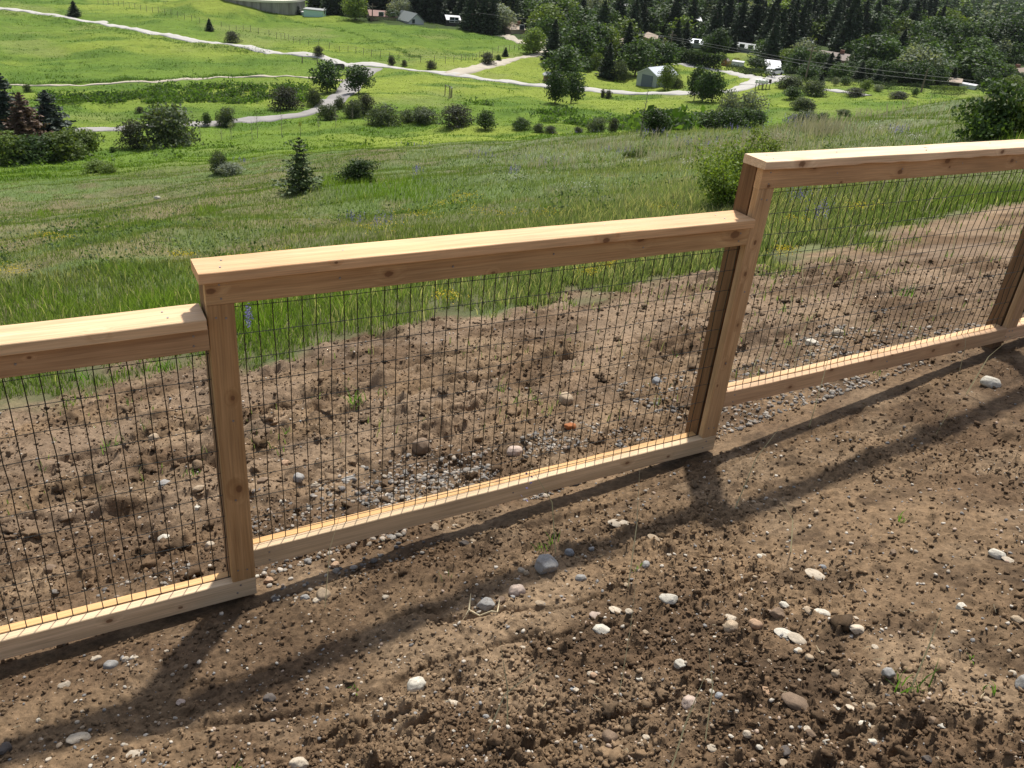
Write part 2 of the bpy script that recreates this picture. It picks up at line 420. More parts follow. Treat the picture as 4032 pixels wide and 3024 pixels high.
# ------------------------------------------------------------------ fence
def wood(name, base, dark, knots=(), rough=.62, stain=.0, knotcol=(.15, .070, .032), weath=.0, gscale=1.0):
    """cedar board: grain runs along local X; knots = (x, y, z, radius) in board space"""
    m, nt, out = newmat(name); L = nt.links.new
    tc = N(nt, 'ShaderNodeTexCoord'); oi = N(nt, 'ShaderNodeObjectInfo')
    P = tc.outputs['Object']
    # bend grain round the knots
    kf = None; disp = None
    for (kx, ky, kz, kr) in knots:
        sb = N(nt, 'ShaderNodeVectorMath', operation='SUBTRACT'); L(tc.outputs['Object'], sb.inputs[0]); sb.inputs[1].default_value = (kx, ky, kz)
        ml = N(nt, 'ShaderNodeVectorMath', operation='MULTIPLY'); L(sb.outputs[0], ml.inputs[0]); ml.inputs[1].default_value = (.85/kr, 1.25/kr, 1.25/kr)
        ln = N(nt, 'ShaderNodeVectorMath', operation='LENGTH'); L(ml.outputs[0], ln.inputs[0])
        if kf is None: kf = ln.outputs['Value']
        else:
            mn = N(nt, 'ShaderNodeMath', operation='MINIMUM'); L(kf, mn.inputs[0]); L(ln.outputs['Value'], mn.inputs[1]); kf = mn.outputs[0]
    off = N(nt, 'ShaderNodeVectorMath', operation='MULTIPLY_ADD'); L(oi.outputs['Random'], off.inputs[0]); off.inputs[1].default_value = (37, 11, 5); L(P, off.inputs[2])
    mp = N(nt, 'ShaderNodeMapping'); mp.inputs['Scale'].default_value = (1.1, 26*gscale, 26*gscale); L(off.outputs[0], mp.inputs[0])
    nb = N(nt, 'ShaderNodeTexNoise', Scale=1.6, Detail=3.0); L(off.outputs[0], nb.inputs['Vector'])
    wv = N(nt, 'ShaderNodeTexNoise', Scale=1.0, Detail=4.0, Roughness=.6, Distortion=.35)
    if kf is not None:
        kd = N(nt, 'ShaderNodeMapRange'); kd.inputs[1].default_value = 4.5; kd.inputs[2].default_value = .6; kd.inputs[3].default_value = 0; kd.inputs[4].default_value = 1.4
        L(kf, kd.inputs[0])
        av = N(nt, 'ShaderNodeVectorMath', operation='MULTIPLY_ADD'); L(kd.outputs[0], av.inputs[0]); av.inputs[1].default_value = (.1, .8, .8); L(mp.outputs[0], av.inputs[2])
        L(av.outputs[0], wv.inputs['Vector'])
    else: L(mp.outputs[0], wv.inputs['Vector'])
    mp2 = N(nt, 'ShaderNodeMapping'); mp2.inputs['Scale'].default_value = (5, 190, 190); L(off.outputs[0], mp2.inputs[0])
    fine = N(nt, 'ShaderNodeTexNoise', Scale=1.0, Detail=3.0); L(mp2.outputs[0], fine.inputs['Vector'])
    r1 = N(nt, 'ShaderNodeMapRange'); r1.inputs[1].default_value = .38; r1.inputs[2].default_value = .62; L(wv.outputs['Fac'], r1.inputs[0])
    mx = N(nt, 'ShaderNodeMix', data_type='RGBA'); L(r1.outputs[0], mx.inputs[0]); mx.inputs[6].default_value = (*base, 1); mx.inputs[7].default_value = (*dark, 1)
    r2 = N(nt, 'ShaderNodeMapRange'); r2.inputs[1].default_value = .3; r2.inputs[2].default_value = .7; r2.inputs[3].default_value = .80; r2.inputs[4].default_value = 1.14; L(fine.outputs['Fac'], r2.inputs[0])
    r3 = N(nt, 'ShaderNodeMapRange'); r3.inputs[1].default_value = .3; r3.inputs[2].default_value = .7; r3.inputs[3].default_value = .84; r3.inputs[4].default_value = 1.12; L(nb.outputs['Fac'], r3.inputs[0])
    mu = N(nt, 'ShaderNodeMath', operation='MULTIPLY'); L(r2.outputs[0], mu.inputs[0]); L(r3.outputs[0], mu.inputs[1])
    hv = N(nt, 'ShaderNodeHueSaturation'); L(mx.outputs[2], hv.inputs['Color'])
    rv = N(nt, 'ShaderNodeMapRange'); rv.inputs[3].default_value = .90; rv.inputs[4].default_value = 1.08; L(oi.outputs['Random'], rv.inputs[0])
    m7 = N(nt, 'ShaderNodeMath', operation='MULTIPLY'); L(mu.outputs[0], m7.inputs[0]); L(rv.outputs[0], m7.inputs[1]); L(m7.outputs[0], hv.inputs['Value'])
    rs = N(nt, 'ShaderNodeMapRange'); rs.inputs[1].default_value = 1; rs.inputs[2].default_value = 0; rs.inputs[3].default_value = .88; rs.inputs[4].default_value = 1.08; L(oi.outputs['Random'], rs.inputs[0]); L(rs.outputs[0], hv.inputs['Saturation'])
    col = hv.outputs[0]
    if weath > 0:      # dark mineral streaks along the grain
        mp3 = N(nt, 'ShaderNodeMapping'); mp3.inputs['Scale'].default_value = (1.4, 34, 34); mp3.inputs['Location'].default_value = (3, 7, 1); L(off.outputs[0], mp3.inputs[0])
        wn_ = N(nt, 'ShaderNodeTexNoise', Scale=1.0, Detail=7.0, Roughness=.75); L(mp3.outputs[0], wn_.inputs['Vector'])
        r4 = N(nt, 'ShaderNodeMapRange'); r4.inputs[1].default_value = .60; r4.inputs[2].default_value = .78; r4.inputs[4].default_value = weath; L(wn_.outputs['Fac'], r4.inputs[0])
        m4 = N(nt, 'ShaderNodeMix', data_type='RGBA'); L(r4.outputs[0], m4.inputs[0]); L(col, m4.inputs[6]); m4.inputs[7].default_value = (.085, .062, .045, 1); col = m4.outputs[2]
    if kf is not None:
        h = N(nt, 'ShaderNodeMapRange'); h.inputs[1].default_value = 2.6; h.inputs[2].default_value = .8; h.inputs[4].default_value = .36; L(kf, h.inputs[0])
        m5 = N(nt, 'ShaderNodeMix', data_type='RGBA'); L(h.outputs[0], m5.inputs[0]); L(col, m5.inputs[6]); m5.inputs[7].default_value = (.20, .085, .030, 1)
        nk = N(nt, 'ShaderNodeTexNoise', Scale=90.0, Detail=3.0); L(P, nk.inputs['Vector'])
        ka = N(nt, 'ShaderNodeMath', operation='MULTIPLY_ADD'); L(nk.outputs['Fac'], ka.inputs[0]); ka.inputs[1].default_value = .7; L(kf, ka.inputs[2])
        k2 = N(nt, 'ShaderNodeMapRange'); k2.inputs[1].default_value = 1.5; k2.inputs[2].default_value = 1.15; k2.inputs[4].default_value = .8; L(ka.outputs[0], k2.inputs[0])
        m6 = N(nt, 'ShaderNodeMix', data_type='RGBA'); L(k2.outputs[0], m6.inputs[0]); L(m5.outputs[2], m6.inputs[6]); m6.inputs[7].default_value = (*knotcol, 1); col = m6.outputs[2]
    b = N(nt, 'ShaderNodeBsdfPrincipled', Roughness=rough); b.inputs['Specular IOR Level'].default_value = .28
    L(col, b.inputs['Base Color'])
    bp = N(nt, 'ShaderNodeBump', Strength=.25, Distance=.0015); L(fine.outputs['Fac'], bp.inputs['Height']); L(bp.outputs[0], b.inputs['Normal'])
    L(b.outputs[0], out.inputs[0])
    return m

def board(name, parent, mat, loc, L_, W_, T_, vertical=False, slope=0.0, bev=.0025, seed=0, wane=0.0):
    """board with its length on local X, depth (T) on local Y, height (W) on local Z; slightly uneven edges"""
    rg = np.random.default_rng(seed+17)
    nseg = max(4, int(L_/.06)); b = bev
    sec = [(b, 0), (T_-b, 0), (T_, b), (T_, W_-b), (T_-b, W_), (b, W_), (0, W_-b), (0, b)]
    V = []; F = []
    xs = np.linspace(0, L_, nseg+1)
    wob = np.cumsum(rg.normal(0, .0004, (nseg+1, 2)), 0); wob -= np.linspace(0, 1, nseg+1)[:, None]*wob[-1]
    wn_ = np.zeros(nseg+1)
    if wane > 0: wn_ = wane*np.clip(rg.random(nseg+1)*1.2-.35, 0, 1)
    for i, xx in enumerate(xs):
        for j, (yy, zz) in enumerate(sec):
            dz = wn_[i] if j in (0, 7) else 0
            V.append((xx, yy+wob[i, 0], zz+wob[i, 1]+dz))
    for i in range(nseg):
        for j in range(8):
            q = (j+1) % 8
            F.append((i*8+j, (i+1)*8+j, (i+1)*8+q, i*8+q))
    F.append(tuple(range(8))); F.append(tuple(nseg*8+j for j in range(7, -1, -1)))
    me = bpy.data.meshes.new(name); me.from_pydata(V, [], F); me.update()
    o = link(name, me, mat, parent); o.location = loc
    if vertical: o.rotation_euler = (0, -math.pi/2, 0)
    elif slope: o.rotation_euler = (0, -math.atan(slope), 0)
    return o
NAIL = plain('nail_steel', (.30, .30, .32), rough=.45, metal=.85, noise=.25, scale=300)
def nails(board_o, pts, face='front', r=.0045):
    """nail heads as sub-parts; pts in board space (x, z) on its front face or (x, y) on its top"""
    for (a_, b_) in pts:
        mb = MB(); k = 8
        V = [(0, 0, 0)]; 
        ring = [(r*math.cos(2*math.pi*i/k), r*math.sin(2*math.pi*i/k)) for i in range(k)]
        if face == 'front':
            V = [(p, .002, q) for p, q in ring]+[(p*.85, -.0016, q*.85) for p, q in ring]; loc = (a_, 0, b_)
        else:
            V = [(p, q, -.002) for p, q in ring]+[(p*.85, q*.85, .0016) for p, q in ring]; loc = (a_, b_, face)
        Fq = [(i, (i+1) % k, k+(i+1) % k, k+i) for i in range(k)]+[tuple(range(k, 2*k)), tuple(range(k-1, -1, -1))]
        o = mb.add(V, Fq).build('nail_head', NAIL, board_o); o.location = loc
fence = empty('wire_fence', (0, 0, -1.3))
fence.location = (0, 0, 0)
tag(fence, 'new cedar board fence with black wire mesh panels stepping up the slope', 'fence')
# palette: cap light, orange cedar, pale bottom boards, brown posts
CAPL = wood('cedar_cap_pale', (0.720, 0.509, 0.300), (0.600, 0.387, 0.210), knots=[(1.30, .085, .038, .022), (1.98, .02, .02, .010)])
CAPM = wood('cedar_cap_orange', (0.700, 0.458, 0.260), (0.620, 0.366, 0.190), knots=[(.45, 0, .03, .006), (1.55, 0.0, .012, .014)])
CAPR = wood('cedar_cap_cream', (0.760, 0.549, 0.330), (0.660, 0.430, 0.240), knots=[(.21, 0.01, .02, .020), (1.57, .0, .02, .012), (1.1, .09, .038, .008)])
RAILL = wood('cedar_rail_streaked', (0.529, 0.341, 0.190), (0.380, 0.227, 0.121), knots=[(1.78, 0, .058, .005), (2.02, 0, .08, .004)], weath=.35)
RAILM = wood('cedar_rail_tan', (0.560, 0.371, 0.196), (0.448, 0.276, 0.140), knots=[(.018, 0, .052, .013), (.63, 0, .045, .014), (1.72, 0, .082, .016), (2.23, 0, .056, .022), (1.05, 0, .004, .008)], weath=.28)
RAILR = wood('cedar_rail_knotty', (0.582, 0.372, 0.202), (0.482, 0.291, 0.146), knots=[(.30, 0, .085, .013), (.87, 0, .033, .014), (.49, 0, .004, .007), (1.19, 0, .072, .016), (.05, 0, .012, .008), (1.22, 0, .04, .006), (1.7, 0, .05, .012)], weath=.12)
FACEL = wood('cedar_upright_brown', (0.504, 0.311, 0.151), (0.370, 0.213, 0.095), knots=[(.44, 0, .035, .014), (.83, 0, .03, .009)], weath=.55)
FACER = wood('cedar_upright_tan', (0.550, 0.353, 0.182), (0.407, 0.237, 0.110), knots=[(1.03, 0, .04, .010), (.88, 0, .055, .010), (.42, 0, .05, .009), (.62, 0, .03, .008), (.30, 0, .07, .006)], weath=.2)
POST = wood('cedar_post_dark', (.235, .125, .055), (.15, .075, .032), knots=[(1.55, .04, 0, .022), (.75, .05, 0, .016)], weath=.4)
BOTT = wood('cedar_bottom_grey', (0.696, 0.524, 0.342), (0.572, 0.417, 0.259), knots=[(1.77, 0, .055, .010), (2.02, 0, .03, .008)], weath=.08)
BOTR = wood('cedar_bottom_pink', (0.594, 0.388, 0.224), (0.487, 0.302, 0.169), knots=[(.44, 0, .030, .010), (.72, 0, .08, .012), (1.02, 0, .078, .011), (1.18, 0, .085, .008), (1.53, 0, .05, .013), (1.74, 0, .05, .013)], weath=.1)
BACKR = wood('cedar_back_orange', (.68, .43, .21), (.58, .34, .15), knots=[(1.1, .02, .08, .012)])

SEC = 2.31
# name: x0, top rail bottom z, bottom rail left z (top), bottom rail slope
secs = [(-2.31, -.161, -1.188, .000, CAPL, RAILL, BOTT), (0.0, 0.0, -1.053, .0135, CAPM, RAILM, BOTT),
        (2.31, .2525, -.772, .018, CAPR, RAILR, BOTR), (4.57, .2525+.0, -.733, .012, CAPM, RAILM, BOTR)]
WIRE = plain('black_vinyl_wire', (.010, .012, .011), rough=.35, noise=.1, spec=.5)
rg = np.random.default_rng(3)
for si, (x0, zr, zb, sl, mc, mr_, mb_) in enumerate(secs):
    x1 = secs[si+1][0] if si < 3 else x0+SEC
    cont = si == 3                                  # fourth section carries on level past its post
    # cap
    ov = -.02 if si in (1, 2) else 0.0
    if si == 3: ov = .0
    cx0 = x0+ov; cx1 = x1-.008 if si != 2 else x1
    cap = board('cap_rail', fence, mc, (cx0, -.028, zr+.089), cx1-cx0, .038, .14, seed=si, wane=.006 if si == 2 else 0)
    rail = board('front_rail', fence, mr_, (x0, 0, zr), x1-x0-(.002 if si < 2 else 0), .089, .038, seed=10+si)
    board('back_rail', fence, BACKR, (x0+.09, .0455, zr), x1-x0-.091, .0885, .038, seed=20+si)
    bx0 = x0+.0895
    if si == 3: bx0 = x0+.001
    bot = board('bottom_rail', fence, mb_, (bx0, .0005, zb-.0885), (x1+.089-bx0) if si < 2 else (x1-bx0), .088, .0375, slope=sl, seed=30+si)
    board('back_rail', fence, BACKR, (x0+.09, .0455, zb-.0925), x1-x0-.091, .0885, .038, slope=sl, seed=40+si)
    # mesh
    MBw = MB()
    wav = .004 if si < 2 else .0065
    zt_, zb0 = zr+.02, zb-.07
    hz = [zr-.031-.0995*k for k in range(0, 14) if zr-.031-.0995*k > zb-.06]
    nx = int((x1-x0-.02)/.0507)
    xs0 = x0+.021 if si else x0+.022
    zs = [zt_]+hz+[zb0]
    for i in range(nx+1):
        xx = xs0+i*.0507
        if xx > x1+.06: break
        jit = rg.normal(0, wav*.35, len(zs)); kx = np.array([(wav*(1 if (k % 2) else -1)) if si >= 2 else 0 for k in range(len(zs))])*(.6+.4*rg.random(len(zs)))
        zend = zb0+sl*(xx-x0)
        pts = []
        for k, zz in enumerate(zs):
            zz = max(zz, zend)
            pts.append((xx+jit[k]+kx[k]*.8, .0418+rg.normal(0, .0012), zz))
        MBw.tube(pts, .0019, 5, cap=False)
    for zz in hz:
        xq = np.linspace(x0+.012, x1+.02, 24); wob = np.cumsum(rg.normal(0, .0011, 24)); wob -= np.linspace(0, 1, 24)*wob[-1]
        MBw.tube([(a_, .0392+rg.normal(0, .0008), zz+w_) for a_, w_ in zip(xq, wob)], .0014, 5, cap=False)
    wm = MBw.build('wire_mesh', WIRE, fence)
    # nails
    Lr = x1-x0
    nails(rail, [(.045, .072), (.048, .022), (Lr-.05, .06), (Lr-.052, .024)]+[(q, .05+.02*math.sin(q*7)) for q in np.arange(.45, Lr-.3, .43)])
    nails(bot, [(.06, .062), (.058, .022), (Lr-.06, .066), (Lr-.075, .03)]+([(1.15, .05)] if si < 3 else []))
    nails(cap, [(.075, .04), (.09, .10), (Lr-.12, .05), (Lr-.13, .1)]+[(q, .07+.03*math.sin(q*5)) for q in np.arange(.5, Lr-.3, .55)], face=.038, r=.004)
# posts and the boards that face them
for pi, (px0, zc, zf0, zf1, fm) in enumerate([(-2.31, -.161+.0, -1.188, -.161, FACER), (0.0, .089, -1.188, 0.0, FACEL), (2.31, .3415, -1.0215, .2525, FACER), (4.57, .3415, -.735, .2525, FACEL)]):
    post = board('fence_post', fence, POST, (px0+.089, .0455, -1.9), zc+1.9, .089, .0885, vertical=True, seed=50+pi)
    up = board('post_face', fence, fm, (px0+.089, 0, zf0), zf1-zf0, .089, .038, vertical=True, seed=60+pi)
    Lf = zf1-zf0
    nails(up, [(.05, .03), (.055, .065), (Lf-.05, .03), (Lf-.045, .062), (Lf*.33, .05), (Lf*.62, .035)])
# ------------------------------------------------------------------ grasses and flowers
def blades(x, y, z, h, w, col, rg, lean=.35, seg=1, tipcol=None):
    """one curved blade (seg=2) or one triangle (seg=1) per point"""
    n = len(x); a = rg.random(n)*2*math.pi; b = rg.random(n)*2*math.pi
    ln = h*lean*(.2+rg.random(n))
    lx = np.cos(b)*ln; ly = np.sin(b)*ln
    wx = np.cos(a)*w*.5; wy = np.sin(a)*w*.5
    P0 = np.stack([x-wx, y-wy, z-.02*0-h*.05], 1); P1 = np.stack([x+wx, y+wy, z-h*.05], 1)
    tip = np.stack([x+lx, y+ly, z+h*.95], 1)
    tc = col if tipcol is None else tipcol
    if seg == 1:
        V = np.stack([P0, P1, tip], 1).reshape(-1, 3); C = np.stack([col, col, tc], 1).reshape(-1, 3)
        i = np.arange(n)*3; return V, [np.stack([i, i+1, i+2], 1)], C
    m0 = np.stack([x-wx*.8+lx*.3, y-wy*.8+ly*.3, z+h*.55], 1); m1 = np.stack([x+wx*.8+lx*.3, y+wy*.8+ly*.3, z+h*.55], 1)
    V = np.stack([P0, P1, m0, m1, tip], 1).reshape(-1, 3); C = np.stack([col]*4+[tc], 1).reshape(-1, 3)
    i = np.arange(n)*5
    return V, [np.stack([i, i+1, i+3, i+2], 1), np.stack([i+2, i+3, i+4], 1)], C
def leaves(P, size, col, rg, asp=.55, up=0.0, Nn=None):
    """small folded leaf quads scattered at points P"""
    n = len(P)
    d = rg.normal(size=(n, 3)); d /= np.linalg.norm(d, axis=1)[:, None]
    q = rg.normal(size=(n, 3))
    if Nn is not None: q = q*.6+Nn
    q[:, 2] += up
    s = np.cross(d, q); s /= np.linalg.norm(s, axis=1)[:, None]+1e-9
    sz = np.asarray(size)*np.ones(n)
    a = d*sz[:, None]*.5; b = s*sz[:, None]*.5*asp
    V = np.stack([P-a, P+b, P+a, P-b], 1).reshape(-1, 3); i = np.arange(n)*4
    return V, [np.stack([i, i+1, i+2, i+3], 1)], np.repeat(col, 4, 0)
def merge(parts):
    Vs, Fs, Cs = [], {}, []; o = 0
    for V, F, C in parts:
        for f in F: Fs.setdefault(f.shape[1], []).append(f+o)
        Vs.append(V); Cs.append(C); o += len(V)
    return np.concatenate(Vs), [np.concatenate(v) for v in Fs.values()], np.concatenate(Cs)
GRASS = leafmat('grass_blades', transl=.55, gain=1.06, vary=0.0, tcol=(1.12, 1.18, .5))
FLOWER = leafmat('petals', transl=.3, gain=1.0, vary=0.0, tcol=(1, 1, 1))
def patchw(x, y, lst):
    w = np.zeros(len(x))
    for (u, v, du, dv, s) in lst:
        p = a2(u, v); q = a2(u+du, v); t = a2(u, v-dv)
        ax = np.hypot(*(q-p)[:2])+1e-6; e = (t-p)[:2]; ay = np.hypot(*e)+1e-6
        ux = (q-p)[:2]/ax; uy = e/ay
        dx = x-p[0]; dy = y-p[1]
        # solve in the (ux, uy) frame
        det = ux[0]*uy[1]-ux[1]*uy[0]
        aa = (dx*uy[1]-dy*uy[0])/det/ax; bb = (ux[0]*dy-ux[1]*dx)/det/ay
        w = np.maximum(w, s*np.exp(-(aa**2+bb**2)*1.1))
    return w
LUSH = [(800, 408, 150, 22, 1.6), (880, 420, 80, 18, 1.5), (330, 660, 150, 50, 1), (120, 665, 140, 45, .9), (560, 690, 120, 45, .9), (760, 650, 140, 40, .8), (260, 590, 60, 15, .6),
        (95, 462, 28, 8, 1), (440, 455, 34, 8, 1), (240, 480, 120, 14, .5), (650, 500, 120, 20, .4), (60, 350, 200, 12, .9), (300, 345, 200, 12, .7), (2050, 290, 120, 20, .8), (2180, 300, 60, 10, 1), (1950, 310, 80, 10, .6)]
DRY = [(80, 590, 130, 22, 1), (300, 560, 160, 18, 1), (40, 520, 90, 20, .7), (450, 575, 100, 14, .7), (560, 380, 60, 10, .4), (250, 430, 120, 14, .5), (700, 480, 50, 10, .5)]
SAGE = [(1250, 330, 260, 22, .8), (1500, 300, 240, 20, 1), (1350, 390, 160, 26, .5), (1700, 290, 160, 20, .9), (300, 380, 120, 12, .5), (950, 340, 140, 14, .7), (1880, 290, 60, 14, .6)]
def grass_cols(x, y, rg, near=False):
    n = len(x)
    lush = np.clip(patchw(x, y, LUSH)+.5*(fbm(x/3.1, y/3.1, 3, 201)-.5), 0, 1)
    dry = np.clip(patchw(x, y, DRY)+.7*(fbm(x/2.2, y/2.2, 3, 203)-.55), 0, 1)
    sage = np.clip(patchw(x, y, SAGE)+.6*(fbm(x/2.7, y/2.7, 3, 205)-.52), 0, 1)
    c = mixc((.125, .165, .052), (.095, .142, .045), rg.random(n))
    c = mixc(c, (.118, .195, .026), lush*.95)
    c = mixc(c, (.185, .165, .075), dry*(.3+.6*rg.random(n)))
    c = mixc(c, (.185, .215, .125), sage*(.3+.6*rg.random(n)))
    straw = (rg.random(n) < .015+.11*sage+.13*dry)
    c[straw] = mixc((.34, .32, .21), (.28, .27, .16), rg.random(n))[straw]
    c *= (.75+.5*rg.random(n))[:, None]
    return c, lush, dry, sage, straw
def scatter(r0, r1, a0, a1, n, rg):
    r = np.exp(math.log(r0)+(math.log(r1)-math.log(r0))*rg.random(n)); a = np.radians(a0+(a1-a0)*rg.random(n))
    return CAM[0]+r*np.sin(a), CAM[1]+r*np.cos(a), r, np.degrees(a)
rg = np.random.default_rng(21)
# grass just beyond the dug soil
x, y, r, a = scatter(4.2, 13.5, -24, 78, 150000, rg)
x2, y2, r2, a2_ = scatter(6.8, 14.5, 30, 80, 90000, rg)
x, y, r, a = [np.concatenate(t) for t in ((x, x2), (y, y2), (r, r2), (a, a2_))]
yb = np.interp(x, _dbw[:, 0], _dbw[:, 1])
k = (y > .6) & (rg.random(len(x)) > soilmask(x, y)*.975) & (fbm(x*2.6, y*2.6, 4, 207, .6) > .54-.36*sstep(-.6, 2.2, y-yb))
x, y, r = x[k], y[k], r[k]
c, lush, dry, sage, straw = grass_cols(x, y, rg)
edge = sstep(-.9, 1.8, y-np.interp(x, _dbw[:, 0], _dbw[:, 1]))
h = (.085+.10*lush+.04*sage+.04*rg.random(len(x)))*(.55+.75*rg.random(len(x)))*(.45+.55*edge)*(1-.5*dry)
h[straw] *= 1.5
g = npmesh('tall_grass', *blades(x, y, ground_h(x, y), h, (.0035+.0005*r)*(1+.4*rg.random(len(x))), c, rg, .5, 2))
tag(link('tall_grass', g, GRASS), 'fresh green grass growing along the edge of the dug soil beyond the fence', 'grass', kind='stuff')
# grass over the whole slope
x, y, r, a = scatter(12.0, 72, -26, 80, 420000, rg)
c, lush, dry, sage, straw = grass_cols(x, y, rg)
k = (rg.random(len(x)) > .55*dry)
h = (.065+.13*lush+.06*sage+.035*rg.random(len(x)))*(.5+.8*rg.random(len(x)))*(1-.55*dry)
h[straw] *= 1.35
x, y, r, h, c = x[k], y[k], r[k], h[k], c[k]
t = sstep(45, 68, r); mc_ = mixc((.105, .165, .024), (.155, .215, .034), rg.random(len(x))); c = c*(1-t[:, None])+mc_*t[:, None]
g = npmesh('hillside_grass', *blades(x, y, terrain(x, y), h, (.00045*r+.002)*(1+.5*rg.random(len(x))), c, rg, .5, 1))
tag(link('hillside_grass', g, GRASS), 'mixed green, dry and grey grasses covering the slope below the fence', 'grass', kind='stuff')
# meadow grass in the valley
x, y, r, a = scatter(60, 330, -26, 64, 200000, rg)
n3 = fbm(x/30.0, y/20.0, 4, 107)
c = mixc((.105, .165, .022), (.155, .215, .032), sstep(.3, .65, n3)); n4 = fbm(x/11.0, y/4.0, 4, 109)
c = mixc(c, (.065, .120, .016), sstep(.52, .70, n4)*.85); c *= (.85+.3*rg.random(len(x)))[:, None]
h = (.09+.16*sstep(.5, .8, n4))*(.5+.8*rg.random(len(x)))
MEADOWG = (x, y, h, c, r)     # built after the roads are laid out
# forbs: low dark leafy weeds
x, y, r, a = scatter(13, 62, -24, 76, 2200, rg)
k = fbm(x/4, y/4, 3, 211) > .47; x, y, r = x[k], y[k], r[k]
m = 26; X = np.repeat(x, m); Y = np.repeat(y, m); sz = np.repeat(.07+.16*rg.random(len(x))**2, m)
P = np.stack([X+rg.normal(size=len(X))*sz*.8, Y+rg.normal(size=len(X))*sz*.8, terrain(X, Y)+np.abs(rg.normal(size=len(X)))*sz*.7+.02], 1)
base = mixc((.055, .095, .030), (.15, .19, .11), (rg.random(len(x)) < .35)*1.0*rg.random(len(x)))
c = np.repeat(base, m, 0)*(.7+.6*rg.random(len(X)))[:, None]
g = npmesh('leafy_weeds', *leaves(P, sz*.34, c, rg)); tag(link('leafy_weeds', g, GRASS), 'low leafy weeds dotted over the grassy slope', 'weeds', kind='stuff')
# flowers
def flowers(name, label, spots, nper, col, sz, hh, rg, spike=False):
    PX = []; 
    for (u, v, du, dv) in spots:
        p = a2(u, v); q = a2(u+du, v); t = a2(u, v-dv)
        for _ in range(nper):
            e = rg.normal(size=2)*.5; PX.append(p[:2]+(q-p)[:2]*e[0]+(t-p)[:2]*e[1])
    PX = np.array(PX); m = 7 if spike else 3
    X = np.repeat(PX[:, 0], m)+rg.normal(size=len(PX)*m)*(.012 if spike else .03); Y = np.repeat(PX[:, 1], m)+rg.normal(size=len(PX)*m)*(.012 if spike else .03)
    R = np.hypot(X-CAM[0], Y-CAM[1])
    H = np.repeat(hh*(.7+.6*rg.random(len(PX))), m)+(np.tile(np.arange(m), len(PX))*.022 if spike else rg.normal(size=len(X))*.015)
    P = np.stack([X, Y, terrain(X, Y)+H], 1)
    c = np.asarray(col)[None]*(.7+.6*rg.random(len(X)))[:, None]
    g = npmesh(name, *leaves(P, sz+.0007*R, c, rg, .8)); tag(link(name, g, FLOWER), label, 'flowers', kind='stuff')
flowers('yellow_wildflowers', 'tiny yellow wildflowers in low mats on the slope',
        [(400, 562, 40, 6), (610, 555, 60, 6), (30, 595, 50, 8), (120, 520, 60, 8), (820, 500, 60, 8), (900, 470, 60, 8), (970, 445, 50, 8), (1000, 430, 40, 8), (1060, 470, 60, 10), (1180, 470, 40, 10), (1270, 605, 30, 6), (1010, 600, 20, 8), (960, 655, 30, 8), (1720, 490, 40, 10), (1690, 560, 30, 8), (1850, 460, 40, 8), (1420, 460, 40, 8), (520, 570, 40, 6), (1310, 590, 20, 5)],
        46, (.62, .48, .03), .010, .10, rg)
flowers('lupine_flowers', 'blue purple lupine spikes scattered through the slope grass',
        [(830, 508, 30, 5), (760, 500, 20, 4), (1110, 390, 20, 4), (1040, 345, 30, 5), (900, 385, 20, 4), (1250, 290, 60, 4), (1400, 300, 60, 5), (1560, 285, 60, 4), (1700, 280, 50, 5), (1330, 345, 50, 5), (1500, 330, 50, 6), (900, 318, 40, 4), (640, 395, 20, 3), (520, 355, 20, 3), (1930, 305, 20, 5), (1720, 460, 30, 8), (1760, 500, 30, 8), (760, 640, 12, 8), (560, 655, 8, 6), (540, 740, 6, 8), (1600, 300, 60, 6), (1180, 365, 60, 8)],
        16, (.17, .15, .33), .012, .22, rg, True)
flowers('white_wildflowers', 'small white flower heads in the slope grass',
        [(1250, 350, 80, 8), (1120, 400, 70, 8), (1380, 360, 60, 8), (1560, 340, 60, 8), (1500, 370, 50, 8), (1900, 290, 50, 8), (1960, 310, 40, 6), (1640, 310, 50, 8), (620, 375, 50, 5), (1250, 420, 60, 10)],
        22, (.62, .62, .52), .010, .20, rg)
# tall pale seed grass along the crest of the slope
sx = []
for (u, v, du, dv, n_) in [(1880, 262, 90, 14, 600), (1770, 285, 70, 14, 450), (1960, 240, 70, 10, 500), (2150, 235, 70, 14, 500), (1650, 310, 70, 10, 300), (1500, 318, 120, 10, 250), (1300, 322, 150, 8, 180), (1200, 360, 120, 10, 150), (1400, 345, 120, 10, 150), (820, 385, 40, 6, 0)]:
    p = a2(u, v); qq = a2(u+du, v); tt = a2(u, v-dv)
    e_ = rg.normal(size=(n_, 2))*.55; sx.append(p[None, :2]+e_[:, :1]*(qq-p)[None, :2]+e_[:, 1:]*(tt-p)[None, :2])
sx = np.concatenate(sx); rr_ = np.hypot(sx[:, 0]-CAM[0], sx[:, 1]-CAM[1]); cc_ = mixc((.44, .40, .25), (.34, .32, .18), rg.random(len(sx)))
g = npmesh('seed_grass', *blades(sx[:, 0], sx[:, 1], terrain(sx[:, 0], sx[:, 1]), .25+.3*rg.random(len(sx)), .004+.0005*rr_, cc_, rg, .45, 2))
tag(link('seed_grass', g, FLOWER), 'tall pale seed grass along the crest of the slope', 'grass', kind='stuff')
